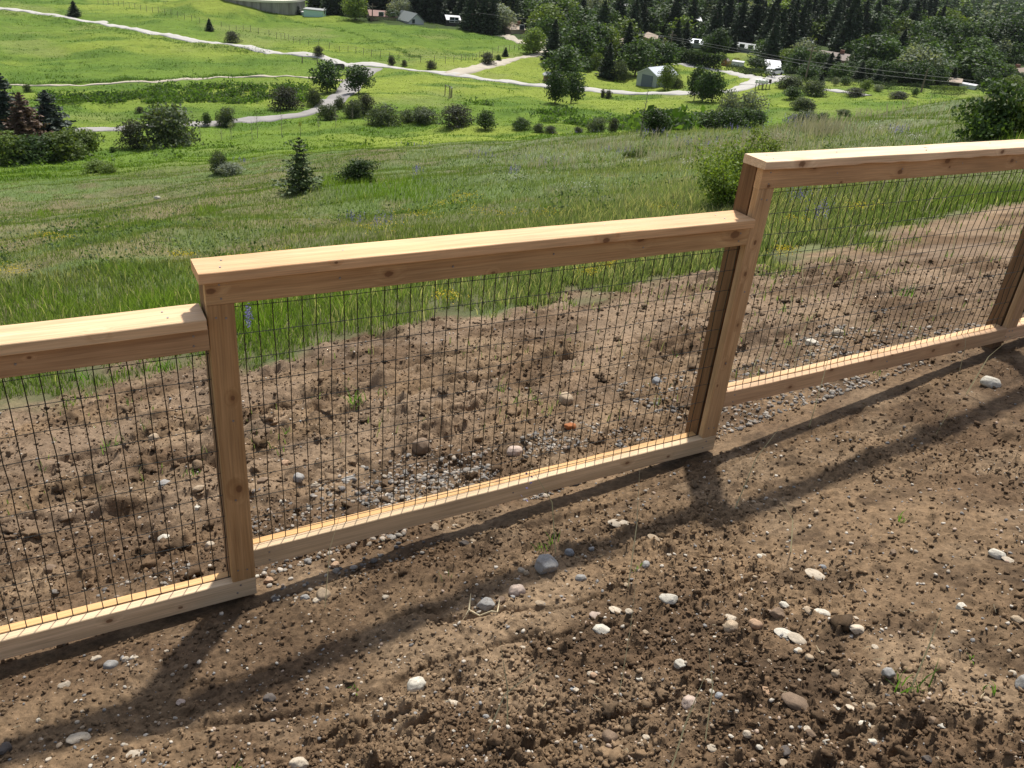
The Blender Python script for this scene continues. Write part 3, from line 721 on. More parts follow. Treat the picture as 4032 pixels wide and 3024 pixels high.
# weeds sprouting in the soil
def tufts(name, label, spots, col, rg):
    parts = []
    for (u, v, px, nb) in spots:
        p = a2(u, v); s = pxh(p, px); m = nb
        x = p[0]+rg.normal(size=m)*s*.28; y = p[1]+rg.normal(size=m)*s*.28
        c = np.asarray(col)[None]*(.7+.6*rg.random(m))[:, None]
        parts.append(blades(x, y, ground_h(x, y), s*(.35+.65*rg.random(m)), np.full(m, max(.0045, s*.05)), c, rg, .9, 2))
    g = npmesh(name, *merge(parts)); tag(link(name, g, GRASS), label, 'weeds', kind='stuff')
_sp = [(1160, 1195, 26, 7), (1190, 1190, 42, 12), (965, 1255, 26, 4), (1370, 1243, 26, 4), (1965, 1500, 60, 16), (2130, 1500, 30, 5), (2095, 1440, 20, 3), (240, 965, 34, 22), (320, 935, 24, 14), (420, 1050, 28, 9),
       (770, 1490, 24, 4), (505, 1655, 26, 5), (1940, 1130, 30, 8), (1890, 815, 30, 10), (620, 950, 26, 7), (560, 790, 24, 9), (1085, 845, 40, 14), (1150, 870, 30, 10), (1105, 880, 26, 9), (830, 850, 24, 8), (770, 890, 40, 26), (1250, 800, 22, 6), (1390, 740, 26, 8), (1690, 680, 26, 8), (1740, 700, 20, 6), (1940, 650, 40, 16), (1600, 740, 24, 8), (1460, 770, 22, 6), (1000, 770, 18, 5), (180, 820, 40, 22), (350, 800, 40, 20), (700, 740, 30, 14), (1700, 750, 30, 10), (1880, 600, 24, 8), (2050, 560, 24, 8), (90, 1010, 18, 5), (280, 880, 24, 9), (360, 1180, 16, 4), (1985, 740, 20, 6), (1570, 850, 20, 6)]
tufts('soil_weeds', 'thin green weed sprouts coming up through the bare soil', _sp, (.10, .20, .035), rg)
# ------------------------------------------------------------------ tree and shrub prototypes (unit height)
LEAF = leafmat('tree_leaves', transl=.38, vary=.22, tcol=(1.35, 1.3, .5))
NEEDLE = leafmat('conifer_needles', transl=.15, vary=.2, tcol=(1.1, 1.1, .6))
BARK = plain('grey_brown_bark', (.11, .085, .065), rough=.9, noise=.3, scale=8)
TWIG = plain('dead_twigs', (.26, .22, .18), rough=.9, noise=.2)
def crown(seed, n, leaf, W=.7, base=.18, lobes=11, c1=(.05, .095, .025), c2=(.085, .145, .035), droop=0, shape='round', asp=.6):
    rg = np.random.default_rng(seed)
    pts = []; cols = []
    ctr = []
    for i in range(lobes):
        t = (i+.5)/lobes
        z = base+(1-base)*(.12+.80*t)
        prof = math.sin(math.pi*min(1, (.18+.82*t)))**.6 if shape == 'round' else (1-.72*t)
        if shape == 'bush': prof = math.sqrt(max(0, 1-(t*.95)**2))*(.7+.6*rg.random()); z *= .75+.4*rg.random()
        rr = W*.5*prof*(.35+.45*rg.random())
        an = i*2.4+rg.random()*.9
        ctr.append((rr*math.cos(an), rr*math.sin(an), z, ((.13+.10*rg.random())*(.7+.6*prof) if shape != 'bush' else (.09+.13*rg.random()**1.5)*(.7+.5*prof))))
    tot = sum(c[3]**2 for c in ctr)
    for (cx, cy, cz, cr) in ctr:
        m = int(n*cr**2/tot)+4
        d = rg.normal(size=(m, 3)); d /= np.linalg.norm(d, axis=1)[:, None]
        rad = cr*(1.08-.75*rg.random(m)**2.2)
        p = d*rad[:, None]*np.array([W/.7*1.05, W/.7*1.05, .9])+np.array([cx, cy, cz])
        p += (fbm(p[:, 0]*9+seed, p[:, 2]*9, 2, seed)-.5)[:, None]*d*cr*.9
        t = rg.random(m)*.7+.3*rg.random()
        pts.append(p); cols.append(mixc(c1, c2, t))
    P = np.concatenate(pts); C = np.concatenate(cols)*(.75+.5*rg.random(len(P)))[:, None]
    P[:, 2] = np.clip(P[:, 2], .01, 1.05)
    cc = np.array([0, 0, (1+base)/2]); Nn = P-cc; Nn /= np.linalg.norm(Nn, axis=1)[:, None]+1e-9
    return leaves(P, leaf*(.6+.8*rg.random(len(P))), C, rg, asp, .25, Nn*.8)
def conifer(seed, whorls, W=.38, c1=(.022, .040, .022), c2=(.045, .070, .032), base=.05, per=8, sub=9, ragged=.2, ls=1.0):
    rg = np.random.default_rng(seed); parts = []
    Ps = []; Ds = []; Cs = []; Ss = []
    for i in range(whorls):
        t = i/(whorls-1); z = base+(1-base)*t**.92
        L_ = W*.5*(1-t)**.85+.012
        nb = max(4, int(per*(1-.45*t)))
        for j in range(nb):
            an = j*2*math.pi/nb+i*1.1+rg.random()*.5; l = L_*(1-ragged+2*ragged*rg.random())
            dz = -.30*l if t < .75 else .25*l
            k = np.linspace(.12, 1, sub)
            cx = np.cos(an)*l*k; cy = np.sin(an)*l*k; cz = z+dz*k+.14*l*k**3+rg.normal(0, .004)
            p = np.stack([cx, cy, cz], 1)
            side = np.array([-math.sin(an), math.cos(an), 0])
            for s in (-1, 1):
                wd = l*.30*(1.2-k)
                q = p+side[None]*(s*wd*rg.random(sub))[:, None]; q[:, 2] -= rg.random(sub)*.02
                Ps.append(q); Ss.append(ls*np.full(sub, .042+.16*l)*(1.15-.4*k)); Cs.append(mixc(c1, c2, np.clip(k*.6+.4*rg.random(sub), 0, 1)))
    P = np.concatenate(Ps); S = np.concatenate(Ss); C = np.concatenate(Cs)*(.75+.5*rg.random(len(P)))[:, None]
    return leaves(P, S, C, rg, .55, .9)
def trunk(name, H, r, limbs=5, seed=0, top=.75, spread=.2):
    rg = np.random.default_rng(seed); mb = MB()
    pts = [(rg.normal()*.01*i, rg.normal()*.01*i, H*top*i/5-(.03 if i == 0 else 0)) for i in range(6)]
    mb.tube(pts, [r*(1-.15*i) for i in range(6)], 7)
    for i in range(limbs):
        z = H*top*(.35+.6*i/limbs); an = i*2.4+rg.random(); l = spread*(1-.4*i/limbs)
        mb.tube([(0, 0, z), (l*.5*math.cos(an), l*.5*math.sin(an), z+l*.45), (l*math.cos(an), l*math.sin(an), z+l*1.1)], [r*.5, r*.35, r*.12], 5)
    return mb.mesh(name)
def proto(name, VFC): return npmesh(name, *VFC)
DG1, DG2 = (.026, .052, .018), (.052, .094, .027)
MG1, MG2 = (.034, .066, .020), (.066, .114, .030)
LG1, LG2 = (.080, .128, .026), (.140, .195, .042)
SG1, SG2 = (.120, .150, .105), (.215, .245, .190)
WG1, WG2 = (.042, .066, .030), (.098, .125, .060)
PU1, PU2 = (.034, .040, .030), (.066, .075, .050)
B = {'dark': [proto('crown', crown(s, 2470, .068, .72, .16, 12, DG1, DG2)) for s in (1, 2, 3)],
     'mid': [proto('crown', crown(s, 2470, .068, .70, .14, 12, MG1, MG2)) for s in (4, 5, 6)],
     'light': [proto('crown', crown(s, 2280, .068, .75, .10, 11, LG1, LG2)) for s in (7, 8)],
     'silver': [proto('crown', crown(s, 1900, .068, .75, .12, 10, SG1, SG2)) for s in (9, 10)],
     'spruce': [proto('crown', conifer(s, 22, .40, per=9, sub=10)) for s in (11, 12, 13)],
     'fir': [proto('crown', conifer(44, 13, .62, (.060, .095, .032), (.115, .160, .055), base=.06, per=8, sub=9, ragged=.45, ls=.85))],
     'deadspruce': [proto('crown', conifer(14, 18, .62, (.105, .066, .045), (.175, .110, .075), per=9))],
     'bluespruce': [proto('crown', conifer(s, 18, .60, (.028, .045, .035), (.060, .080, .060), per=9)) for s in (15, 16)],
     'willow': [proto('crown', crown(s, 3600, .075, 1.15, .0, 24, WG1, WG2, shape='bush', asp=.55)) for s in (17, 18, 19)],
     'purple': [proto('crown', crown(s, 3400, .07, 1.1, .0, 24, PU1, PU2, shape='bush', asp=.55)) for s in (20, 21)],
     'bush': [proto('crown', crown(s, 3600, .085, 1.15, .0, 24, MG1, MG2, shape='bush')) for s in (22, 23, 24)],
     'lightbush': [proto('crown', crown(s, 3400, .085, 1.15, .0, 20, LG1, LG2, shape='bush')) for s in (25, 26)],
     'thicket': [proto('crown', crown(s, 3200, .08, 1.3, .0, 26, DG1, MG2, shape='bush')) for s in (27, 28)]}
TR = [trunk('trunk', 1, .022, 6, s) for s in (1, 2, 3)]
TRC = [trunk('trunk', 1, .016, 0, 4, top=.9)]
STEM = [trunk('stem', .5, .012, 6, 5, top=.8, spread=.22)]
for l_ in B.values():
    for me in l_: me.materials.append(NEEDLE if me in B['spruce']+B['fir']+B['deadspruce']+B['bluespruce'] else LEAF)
for me in TR+TRC+STEM: me.materials.append(BARK)
_ti = [0]
def plant(name, kind, p, h, w, label, cat='tree', group=None, lean=0.0, whole=False):
    """a tree or shrub as its own thing: crown and trunk under an Empty at its base"""
    _ti[0] += 1; i = _ti[0]; L_ = B[kind]; me = L_[i % len(L_)]
    e = empty(name, (p[0], p[1], p[2]-.04*h), (i*2.399) % 6.283)
    nat = {'dark': .72, 'mid': .70, 'light': .75, 'silver': .75, 'spruce': .40, 'fir': .62, 'deadspruce': .62, 'bluespruce': .6}.get(kind, 1.15)
    w = w*(1.22 if 'spruce' in kind else 1.08)
    e.scale = (w/nat, w/nat, h)
    tag(e, label, cat, group)
    c = link('crown' if cat == 'tree' else 'foliage', me, None, e)
    tm = TRC[0] if 'spruce' in kind or kind == 'fir' else (TR[i % 3] if cat == 'tree' else STEM[0])
    link('trunk' if cat == 'tree' else 'stem', tm, None, e)
    return e
def plant_px(name, kind, u, v, hpx, wpx, label, cat='tree', group=None):
    p = a2(u, v); return plant(name, kind, p, pxh(p, hpx)*1.02, pxh(p, wpx), label, cat, group)
# ------------------------------------------------------------------ roads in the valley
def q(i, x, y, **k): return a2((i-1)*553+x/4.0, y/4.0, **k)
def spline(P, n=12):
    P = np.asarray(P, float); out = []
    for i in range(len(P)-1):
        p0 = P[max(i-1, 0)]; p1 = P[i]; p2 = P[i+1]; p3 = P[min(i+2, len(P)-1)]
        for t in np.linspace(0, 1, n, endpoint=False):
            out.append(.5*((2*p1)+(-p0+p2)*t+(2*p0-5*p1+4*p2-p3)*t*t+(-p0+3*p1-3*p2+p3)*t**3))
    out.append(P[-1]); return np.array(out)
ROADS = []
def road(name, label_px, width, mat, lift=.10, n=14):
    C_ = spline([q(*t)[:2] for t in label_px], n)
    d = np.gradient(C_, axis=0); d /= np.linalg.norm(d, axis=1)[:, None]+1e-9
    nrm = np.stack([-d[:, 1], d[:, 0]], 1)
    w = width if hasattr(width, '__len__') else [width, width]
    wd = np.linspace(w[0], w[1], len(C_))*(1+.05*(fbm(np.arange(len(C_))*.31, np.zeros(len(C_)), 2, 5)-.5))
    cols = [-.5, -.46, -.2, 0, .2, .46, .5]; V = []
    for k, o_ in enumerate(cols):
        p = C_+nrm*(wd*o_)[:, None]
        z = terrain(p[:, 0], p[:, 1])+(lift if 0 < k < 6 else -.25)
        V.append(np.stack([p[:, 0], p[:, 1], z], 1))
    V = np.stack(V, 1); m, kk = V.shape[:2]; idx = np.arange(m*kk).reshape(m, kk)
    F = np.stack([idx[:-1, :-1], idx[:-1, 1:], idx[1:, 1:], idx[1:, :-1]], -1).reshape(-1, 4)
    ROADS.append((C_, wd*.5))
    o = link(name, npmesh(name, V.reshape(-1, 3), [F], smooth=True), mat); tag(o, kind='structure'); return o
RGREY = plain('pale_gravel', (.40, .385, .36), noise=.12, scale=.35, rough=.95)
RDARK = plain('grey_gravel', (.27, .255, .245), noise=.35, scale=.25, rough=.95)
RSAND = plain('sandy_track', (.40, .355, .285), noise=.2, scale=.4, rough=.95)
road('gravel_road', [(1, -500, 10), (1, 0, 72), (1, 300, 115), (1, 600, 158), (1, 900, 205), (1, 1200, 262), (1, 1500, 318), (1, 1800, 370), (2, 0, 425), (2, 300, 458), (2, 600, 503), (2, 900, 562), (2, 1200, 592), (2, 1500, 622), (2, 1800, 657), (3, 0, 710), (3, 300, 742), (3, 600, 772), (3, 900, 793), (3, 1200, 806), (3, 1500, 808), (3, 1800, 788), (3, 2000, 755), (3, 2120, 715), (3, 2120, 682), (3, 2030, 658), (3, 1900, 630), (3, 1750, 603), (3, 1600, 578), (3, 1430, 552)], [2.7, 3.3], RGREY)
road('driveway', [(3, 2060, 735), (3, 2180, 700), (4, 60, 685), (4, 110, 655)], [4.5, 4.0], RGREY, lift=.14)
road('field_lane', [(4, 490, 770), (4, 600, 785), (4, 700, 800), (4, 860, 828)], [3.2, 2.0], RGREY)
road('lower_gravel_lane', [(1, -500, 1180), (1, 0, 1160), (1, 300, 1140), (1, 600, 1120), (1, 1100, 1105), (1, 1600, 1075), (1, 1900, 1055), (2, 0, 1030), (2, 300, 1005), (2, 500, 962), (2, 640, 890), (2, 730, 830), (2, 800, 765), (2, 860, 690), (2, 940, 630), (2, 1010, 590)], [2.2, 3.8], RDARK)
road('sandy_lane', [(2, 1690, 640), (2, 1780, 615), (2, 1860, 602), (2, 2000, 572), (2, 2150, 535), (3, 0, 518), (3, 130, 490), (3, 250, 462), (3, 285, 420), (3, 260, 330), (3, 330, 322)], [3.4, 2.8], RSAND)
road('foot_trail', [(1, -300, 752), (1, 0, 745), (1, 600, 737), (1, 1000, 720), (1, 1400, 704), (1, 1800, 680), (2, 0, 658), (2, 300, 660), (2, 540, 675), (2, 760, 700)], [.8, .9], RSAND)
road('house_drive', [(2, 2060, 300), (2, 2150, 312), (3, 0, 345), (3, 90, 382)], [4.0, 2.6], RSAND)
# bare patch by the barn
# meadow grass, kept off the roads
x, y, h, c, r = MEADOWG
keep = np.ones(len(x), bool)
keep &= woodmask(x, y) < .5
for C_, w_ in ROADS:
    for i in range(0, len(C_), 3):
        keep &= (x-C_[i, 0])**2+(y-C_[i, 1])**2 > (w_[i]+.35)**2*1.0
        if i+1 < len(C_):
            mm = (C_[i]+C_[min(i+2, len(C_)-1)])/2
            keep &= (x-mm[0])**2+(y-mm[1])**2 > (w_[i]+.35)**2
x, y, h, c, r = x[keep], y[keep], h[keep], c[keep], r[keep]
g = npmesh('meadow_grass', *blades(x, y, terrain(x, y), h, .0009*r+.02, c, np.random.default_rng(5), .6, 1))
tag(link('meadow_grass', g, GRASS), 'bright yellow green meadow grass covering the valley fields', 'grass', kind='stuff')
rg = np.random.default_rng(31)
# clumps of taller dark growth in the fields, and the overgrown bank
def clumps(name, label, X, Y, S, m, c1, c2, rg, cat='weeds', asp=.6):
    x = np.repeat(X, m); y = np.repeat(Y, m); s = np.repeat(S, m); n = len(x)
    P = np.stack([x+rg.normal(size=n)*s*.55, y+rg.normal(size=n)*s*.55, terrain(x, y)+np.abs(rg.normal(size=n))*s*.38+.03], 1)
    cc = mixc(c1, c2, np.clip(np.repeat(rg.random(len(X)), m)*.7+.3*rg.random(n), 0, 1))*(.75+.5*rg.random(n))[:, None]
    tag(link(name, npmesh(name, *leaves(P, s*.42, cc, rg, asp)), GRASS), label, cat, kind='stuff')
X, Y, r, a = scatter(70, 300, -24, 48, 3000, rg); k = fbm(X/16, Y/10, 3, 301) > .55; X, Y = X[k], Y[k]
for C_, w_ in ROADS:
    kk = np.min((X[:, None]-C_[None, ::4, 0])**2+(Y[:, None]-C_[None, ::4, 1])**2, 1) > 9; X, Y = X[kk], Y[kk]
clumps('field_weeds', 'darker clumps of taller growth scattered through the valley meadow', X, Y, .25+.55*rg.random(len(X))**2, 14, (.070, .120, .020), (.105, .165, .030), rg)
bx = []
for (i, xa, xb, ya, yb_, n) in [(1, 350, 900, 830, 900, 90), (1, 800, 1500, 790, 890, 150), (1, 1300, 2212, 740, 900, 300), (2, 0, 460, 740, 880, 110), (2, 1820, 2050, 900, 1000, 40), (3, 250, 1500, 1020, 1140, 200), (3, 950, 1600, 980, 1080, 100), (3, 100, 560, 950, 1000, 40), (2, 1250, 1420, 640, 680, 12), (1, 0, 2000, 95, 115, 0)]:
    for _ in range(n):
        p = q(i, xa+(xb-xa)*rg.random(), ya+(yb_-ya)*rg.random()); bx.append(p[:2])
bx = np.array(bx)
bx = bx[fbm(bx[:, 0]/5, bx[:, 1]/3.5, 3, 303) > .46]
clumps('bank_undergrowth', 'low green undergrowth on the bank and along the draw', bx[:, 0], bx[:, 1], .45+.7*rg.random(len(bx))**1.5, 40, (.040, .085, .018), (.095, .155, .032), rg, 'undergrowth')
# dark grassy verge on the uphill side of the trail and roads
vx = []
for (pts, dv, n) in [([(1, 0, 728), (1, 600, 722), (1, 1000, 705), (1, 1400, 690), (1, 1800, 668), (2, 0, 650)], 6, 500), ([(1, 0, 105), (1, 600, 205), (1, 1200, 300), (1, 1800, 400), (2, 0, 455)], 22, 420),
                     ([(2, 0, 60), (2, 300, 175), (2, 700, 260), (2, 950, 340), (2, 1250, 440), (2, 1400, 500)], 7, 260)]:
    S_ = spline([q(*t)[:2] for t in pts], 20)
    for _ in range(n):
        b = S_[rg.integers(len(S_))]; vx.append(b+rg.normal(size=2)*(.5 if dv < 10 else 1.3))
vx = np.array(vx)
clumps('verge_growth', 'darker grass strip along the edge of the trail and the road', vx[:, 0], vx[:, 1], .28+.25*rg.random(len(vx)), 10, (.055, .105, .018), (.085, .150, .026), rg, 'grass')

# ------------------------------------------------------------------ buildings
def cm(name, c, **k): return plain(name, c, **k)
W_WHITE = cm('white_paint', (.60, .61, .60), noise=.05); W_TURQ = cm('turquoise_paint', (.42, .62, .55), noise=.08); W_TAN = cm('tan_siding', (.45, .36, .26), noise=.1)
W_BRICK = cm('red_brown_brick', (.20, .105, .075), noise=.25, scale=9); W_GREY = cm('blue_grey_siding', (.17, .20, .23), noise=.1); W_DARK = cm('dark_siding', (.06, .055, .05), noise=.2)
W_STEEL = cm('galvanized_sheet', (.33, .36, .38), noise=.12, rough=.5, metal=.2); R_STEEL = cm('bright_metal_roof', (.50, .53, .58), rough=.45, metal=.3, noise=.08)
R_BROWN = cm('brown_shingles', (.19, .155, .135), noise=.2, scale=5); R_RED = cm('dusty_red_shingles', (.23, .135, .115), noise=.15, scale=5); R_GREY = cm('grey_green_shingles', (.15, .17, .165), noise=.15, scale=5)
R_TAN = cm('tan_shingles', (.34, .27, .21), noise=.15, scale=5); R_WHITE = cm('white_roof', (.58, .58, .60), noise=.05); R_FLAT = cm('grey_flat_roof', (.30, .31, .31), noise=.12)
GLASS = plain('dark_window_glass', (.03, .04, .05), rough=.12, spec=.6, noise=.1); TRIM = cm('white_trim', (.78, .78, .76), noise=.04)
DOORM = cm('slate_sliding_door', (.12, .145, .18), noise=.12, scale=3); ORANGE = cm('orange_brown_boards', (.30, .14, .06), noise=.2); CONC = None
HRECT = []
def proj(P):
    d = np.asarray(P)-CAM; zc = d@_f
    return (2016+FPX*(d@_r)/zc)/K, (1512-FPX*(d@_u)/zc)/K
def house(name, label, p, w, d, hw, hr, rot, wm, rm, cat='house', roof='gable', wins=(), door=None, chim=None, eave=.35, sink=1.0, wins_r=()):
    az = math.atan2(p[0]-CAM[0], p[1]-CAM[1])
    e = empty(name, (p[0], p[1], p[2]), -az+math.radians(rot)); tag(e, label, cat)
    mb = MB()
    if roof == 'gabley':      # gable end towards the viewer
        mb.prism([(-w/2, -sink), (w/2, -sink), (w/2, hw), (0, hw+hr), (-w/2, hw)], 0, d)
    elif roof == 'gable':
        n = len(mb.v)
        P = [(0, -sink), (d, -sink), (d, hw), (d/2, hw+hr), (0, hw)]
        V = [(-w/2, y_, z_) for y_, z_ in P]+[(w/2, y_, z_) for y_, z_ in P]
        F = [tuple(range(4, -1, -1)), tuple(range(5, 10))]+[(i, (i+1) % 5, 5+(i+1) % 5, 5+i) for i in range(5)]
        mb.add(V, F)
    else: mb.box(-w/2, w/2, 0, d, -sink, hw)
    mb.build('wall', wm, e)
    t = .16; rb = MB()
    if roof == 'gabley':
        sl = hr/(w/2)
        for s in (-1, 1):
            P = [(0, hw+hr+.02), (s*(w/2+eave), hw-eave*sl+.02), (s*(w/2+eave), hw-eave*sl+.02+t), (0, hw+hr+.02+t)]
            rb.prism(P if s > 0 else P[::-1], -eave, d+eave)
    elif roof in ('gable',):
        sl = hr/(d/2)
        for s in (-1, 1):
            yc = d/2; ye = yc+s*(d/2+eave); ze = hw-eave*sl
            V = [(x_, y_, z_) for x_ in (-w/2-eave, w/2+eave) for (y_, z_) in ((yc, hw+hr+.02), (ye, ze+.02), (ye, ze+.02+t), (yc, hw+hr+.02+t))]
            F = [(0, 1, 2, 3), (7, 6, 5, 4), (0, 4, 5, 1), (1, 5, 6, 2), (2, 6, 7, 3), (3, 7, 4, 0)]
            rb.add(V, F if s < 0 else [f[::-1] for f in F])
    elif roof == 'hip':
        a_, b_ = w/2+eave, eave; y0, y1 = -b_, d+b_; rdg = max(w/2-d/2, .4)
        V = [(-a_, y0, hw), (a_, y0, hw), (a_, y1, hw), (-a_, y1, hw), (-rdg, d/2, hw+hr), (rdg, d/2, hw+hr), (-a_, y0, hw+t), (a_, y0, hw+t), (a_, y1, hw+t), (-a_, y1, hw+t), (-rdg, d/2, hw+hr+t), (rdg, d/2, hw+hr+t)]
        rb.add(V, [(3, 2, 1, 0), (6, 7, 11, 10), (7, 8, 11), (8, 9, 10, 11), (9, 6, 10), (0, 1, 7, 6), (1, 2, 8, 7), (2, 3, 9, 8), (3, 0, 6, 9)])
    elif roof == 'shed':
        rb.add([(-w/2-eave, -eave, hw+.02), (w/2+eave, -eave, hw+.02), (w/2+eave, d+eave, hw+hr), (-w/2-eave, d+eave, hw+hr), (-w/2-eave, -eave, hw+.02+t), (w/2+eave, -eave, hw+.02+t), (w/2+eave, d+eave, hw+hr+t), (-w/2-eave, d+eave, hw+hr+t)],
               [(0, 3, 2, 1), (4, 5, 6, 7), (0, 1, 5, 4), (1, 2, 6, 5), (2, 3, 7, 6), (3, 0, 4, 7)])
    else: rb.box(-w/2-eave, w/2+eave, -eave, d+eave, hw+.003, hw+.25)
    ro = rb.build('roof', rm, e)
    for (x_, z_, ww, hh) in wins:
        f = MB().box(x_-ww/2-.08, x_+ww/2+.08, -.06, .02, z_-.08, z_+hh+.08).build('window', TRIM, e)
        MB().box(x_-ww/2, x_+ww/2, -.075, -.062, z_, z_+hh).build('pane', GLASS, f)
    for (y_, z_, ww, hh) in wins_r:
        f = MB().box(w/2-.02, w/2+.06, y_-ww/2-.08, y_+ww/2+.08, z_-.08, z_+hh+.08).build('window', TRIM, e)
        MB().box(w/2+.062, w/2+.075, y_-ww/2, y_+ww/2, z_, z_+hh).build('pane', GLASS, f)
    if door:
        x_, ww, hh, dm = door
        do = MB().box(x_-ww/2, x_+ww/2, -.07, .02, -.1, hh).build('door', dm, e)
        MB().box(x_+ww/2-.25, x_+ww/2-.17, -.13, -.072, hh*.45, hh*.45+.18).build('handle', NAIL, do)
    if chim:
        x_, y_, hh = chim
        c_ = MB().box(x_-.45, x_+.45, y_-.35, y_+.35, hw*.6, hw+hr+hh).build('chimney', W_BRICK, ro)
    az_ = az
    pts = [np.array(p)+np.array([math.cos(-az+math.radians(rot))*sx*w/2-math.sin(-az+math.radians(rot))*yy, math.sin(-az+math.radians(rot))*sx*w/2+math.cos(-az+math.radians(rot))*yy, zz]) for sx in (-1, 1) for yy in (0, d) for zz in (.6, hw+hr*.9)]
    uv = np.array([proj(t_) for t_ in pts]); HRECT.append((uv[:, 0].min(), uv[:, 1].min(), uv[:, 0].max(), uv[:, 1].max(), dist(p)))
    return e
def hq(i, x, y, wc, **k):
    p = q(i, x, y); return p, pxh(p, wc/4.0)
# water tank
def concrete():
    m, nt, out = newmat('stained_concrete'); L = nt.links.new
    tc = N(nt, 'ShaderNodeTexCoord'); mp = N(nt, 'ShaderNodeMapping'); mp.inputs['Scale'].default_value = (1.2, 1.2, .12); L(tc.outputs['Object'], mp.inputs[0])
    nz = N(nt, 'ShaderNodeTexNoise', Scale=1.0, Detail=7.0, Roughness=.7); L(mp.outputs[0], nz.inputs['Vector'])
    mr = N(nt, 'ShaderNodeMapRange'); mr.inputs[1].default_value = .35; mr.inputs[2].default_value = .68; L(nz.outputs['Fac'], mr.inputs[0])
    mx = N(nt, 'ShaderNodeMix', data_type='RGBA'); mx.inputs[6].default_value = (.15, .135, .115, 1); mx.inputs[7].default_value = (.34, .325, .295, 1); L(mr.outputs[0], mx.inputs[0])
    b = N(nt, 'ShaderNodeBsdfPrincipled', Roughness=.9); L(mx.outputs[2], b.inputs['Base Color']); L(b.outputs[0], out.inputs[0]); return m
CONC = concrete(); R_CREAM = cm('cream_tank_roof', (.66, .62, .52), noise=.1, scale=.6)
pt = q(2, 428, 112); az = math.atan2(pt[0]-CAM[0], pt[1]-CAM[1])
Rt = pxh(pt, 92); ht = pxh(pt, 24)
ctr = np.array([pt[0]-math.cos(az)*Rt, pt[1]+math.sin(az)*Rt])
tk = empty('water_tank', (ctr[0], ctr[1], pt[2])); tag(tk, 'round grey concrete water tank with a pale flat top on the hill', 'water tank')
mb = MB(); k = 64
V = [(Rt*math.cos(2*math.pi*i/k), Rt*math.sin(2*math.pi*i/k), z_) for z_ in (-4, ht) for i in range(k)]
mb.add(V, [(i, (i+1) % k, k+(i+1) % k, k+i) for i in range(k)]); mb.build('wall', CONC, tk)
mb = MB(); Rr = Rt*1.015
V = [(Rr*math.cos(2*math.pi*i/k), Rr*math.sin(2*math.pi*i/k), z_) for z_ in (ht-.05, ht+.45) for i in range(k)]+[(0, 0, ht+1.0)]
mb.add(V, [(i, (i+1) % k, k+(i+1) % k, k+i) for i in range(k)]+[(k+i, k+(i+1) % k, 2*k) for i in range(k)]+[tuple(range(k-1, -1, -1))]); mb.build('roof', R_CREAM, tk)
mb = MB(); 
for i in range(3): mb.box(Rt*.1+i*.8, Rt*.1+i*.8+.4, -Rt*.75, -Rt*.75+.4, ht+.3, ht+1.2+.2*i)
mb.build('vent', R_WHITE, tk)
# pump house
p, w = hq(2, 495, 150, 150); house('pump_house', 'small turquoise flat roofed pump house beside the water tank', p, w, w*.7, w*.33, .2, -14, W_TURQ, R_FLAT, 'pump house', 'flat', wins=[], door=None, eave=.15, wins_r=[(w*.35, .9, 1.0, 1.3)])
p, w = hq(2, 415, 136, 66); house('utility_box', 'low turquoise annex with a white lid left of the pump house', p, w, w*.7, w*.30, .2, -14, W_TURQ, R_WHITE, 'shed', 'flat', eave=.1)
# houses
p, w = hq(2, 1140, 172, 270); house('long_house', 'long low house with dusty red roof behind dark shrubs', p, w, 8, w*.08, w*.10, 8, W_TAN, R_RED, wins=[(-w*.2, .8, 1.2, 1), (w*.15, .8, 1.2, 1)], sink=2)
p, w = hq(2, 1385, 212, 150); house('white_house', 'white house with a steep grey green roof at the top of the field', p, w, w*1.25, w*.16, w*.36, 38, W_WHITE, R_GREY, roof='gabley', wins=[(-w*.2, .3, .9, 1.0)], sink=2)
p, w = hq(2, 1708, 228, 100); house('cottage', 'small dark walled cottage with a white flat roof among the spruces', p, w, 6, w*.42, .5, 5, W_DARK, R_WHITE, roof='shed', wins=[(-w*.15, 1.0, 1.2, 1.2), (w*.22, 1.0, .9, 1.2)], sink=2)
p, w = hq(3, 55, 292, 130); house('hip_roof_house', 'tan hip roofed house behind the yellow green tree', p, w, 9, w*.2, w*.3, 20, W_TAN, R_TAN, roof='hip', wins=[(w*.2, .9, 1.2, 1.2)], chim=(w*.2, 3, .6), sink=2)
p, w = hq(3, 1585, 410, 110); house('lilac_roof_house', 'white house with a pale shining metal roof above the dark hedge', p, w, 7, w*.22, w*.2, 12, W_WHITE, R_STEEL, wins=[(0, .8, 1.2, 1)], sink=2)
p, w = hq(3, 2015, 452, 165); house('grey_house', 'long blue grey house with plain grey roof behind the vegetable garden', p, w, 8, w*.16, w*.14, -8, W_GREY, R_FLAT, wins=[(-w*.2, .8, 1.2, 1), (w*.2, .8, 1.2, 1)], sink=2)
p, w = hq(3, 925, 62, 110); house('white_roof_barn', 'distant long white roofed building beside a small green clearing', p, w, 9, w*.07, w*.13, -6, W_WHITE, R_WHITE, sink=3)
p, w = hq(3, 1275, 385, 100); house('bungalow', 'tan bungalow half hidden behind the spruces past the barn', p, w, 8, w*.3, w*.25, 25, W_TAN, R_TAN, roof='gabley', wins=[(0, 1, 1.3, 1.1)], sink=2)
p, w = hq(3, 905, 425, 60); house('garage', 'narrow pale gabled garage glimpsed between the trees', p, w, 6, w*.6, w*.5, -15, W_WHITE, R_TAN, roof='gabley', door=(0, w*.5, w*.45, TRIM), sink=2)
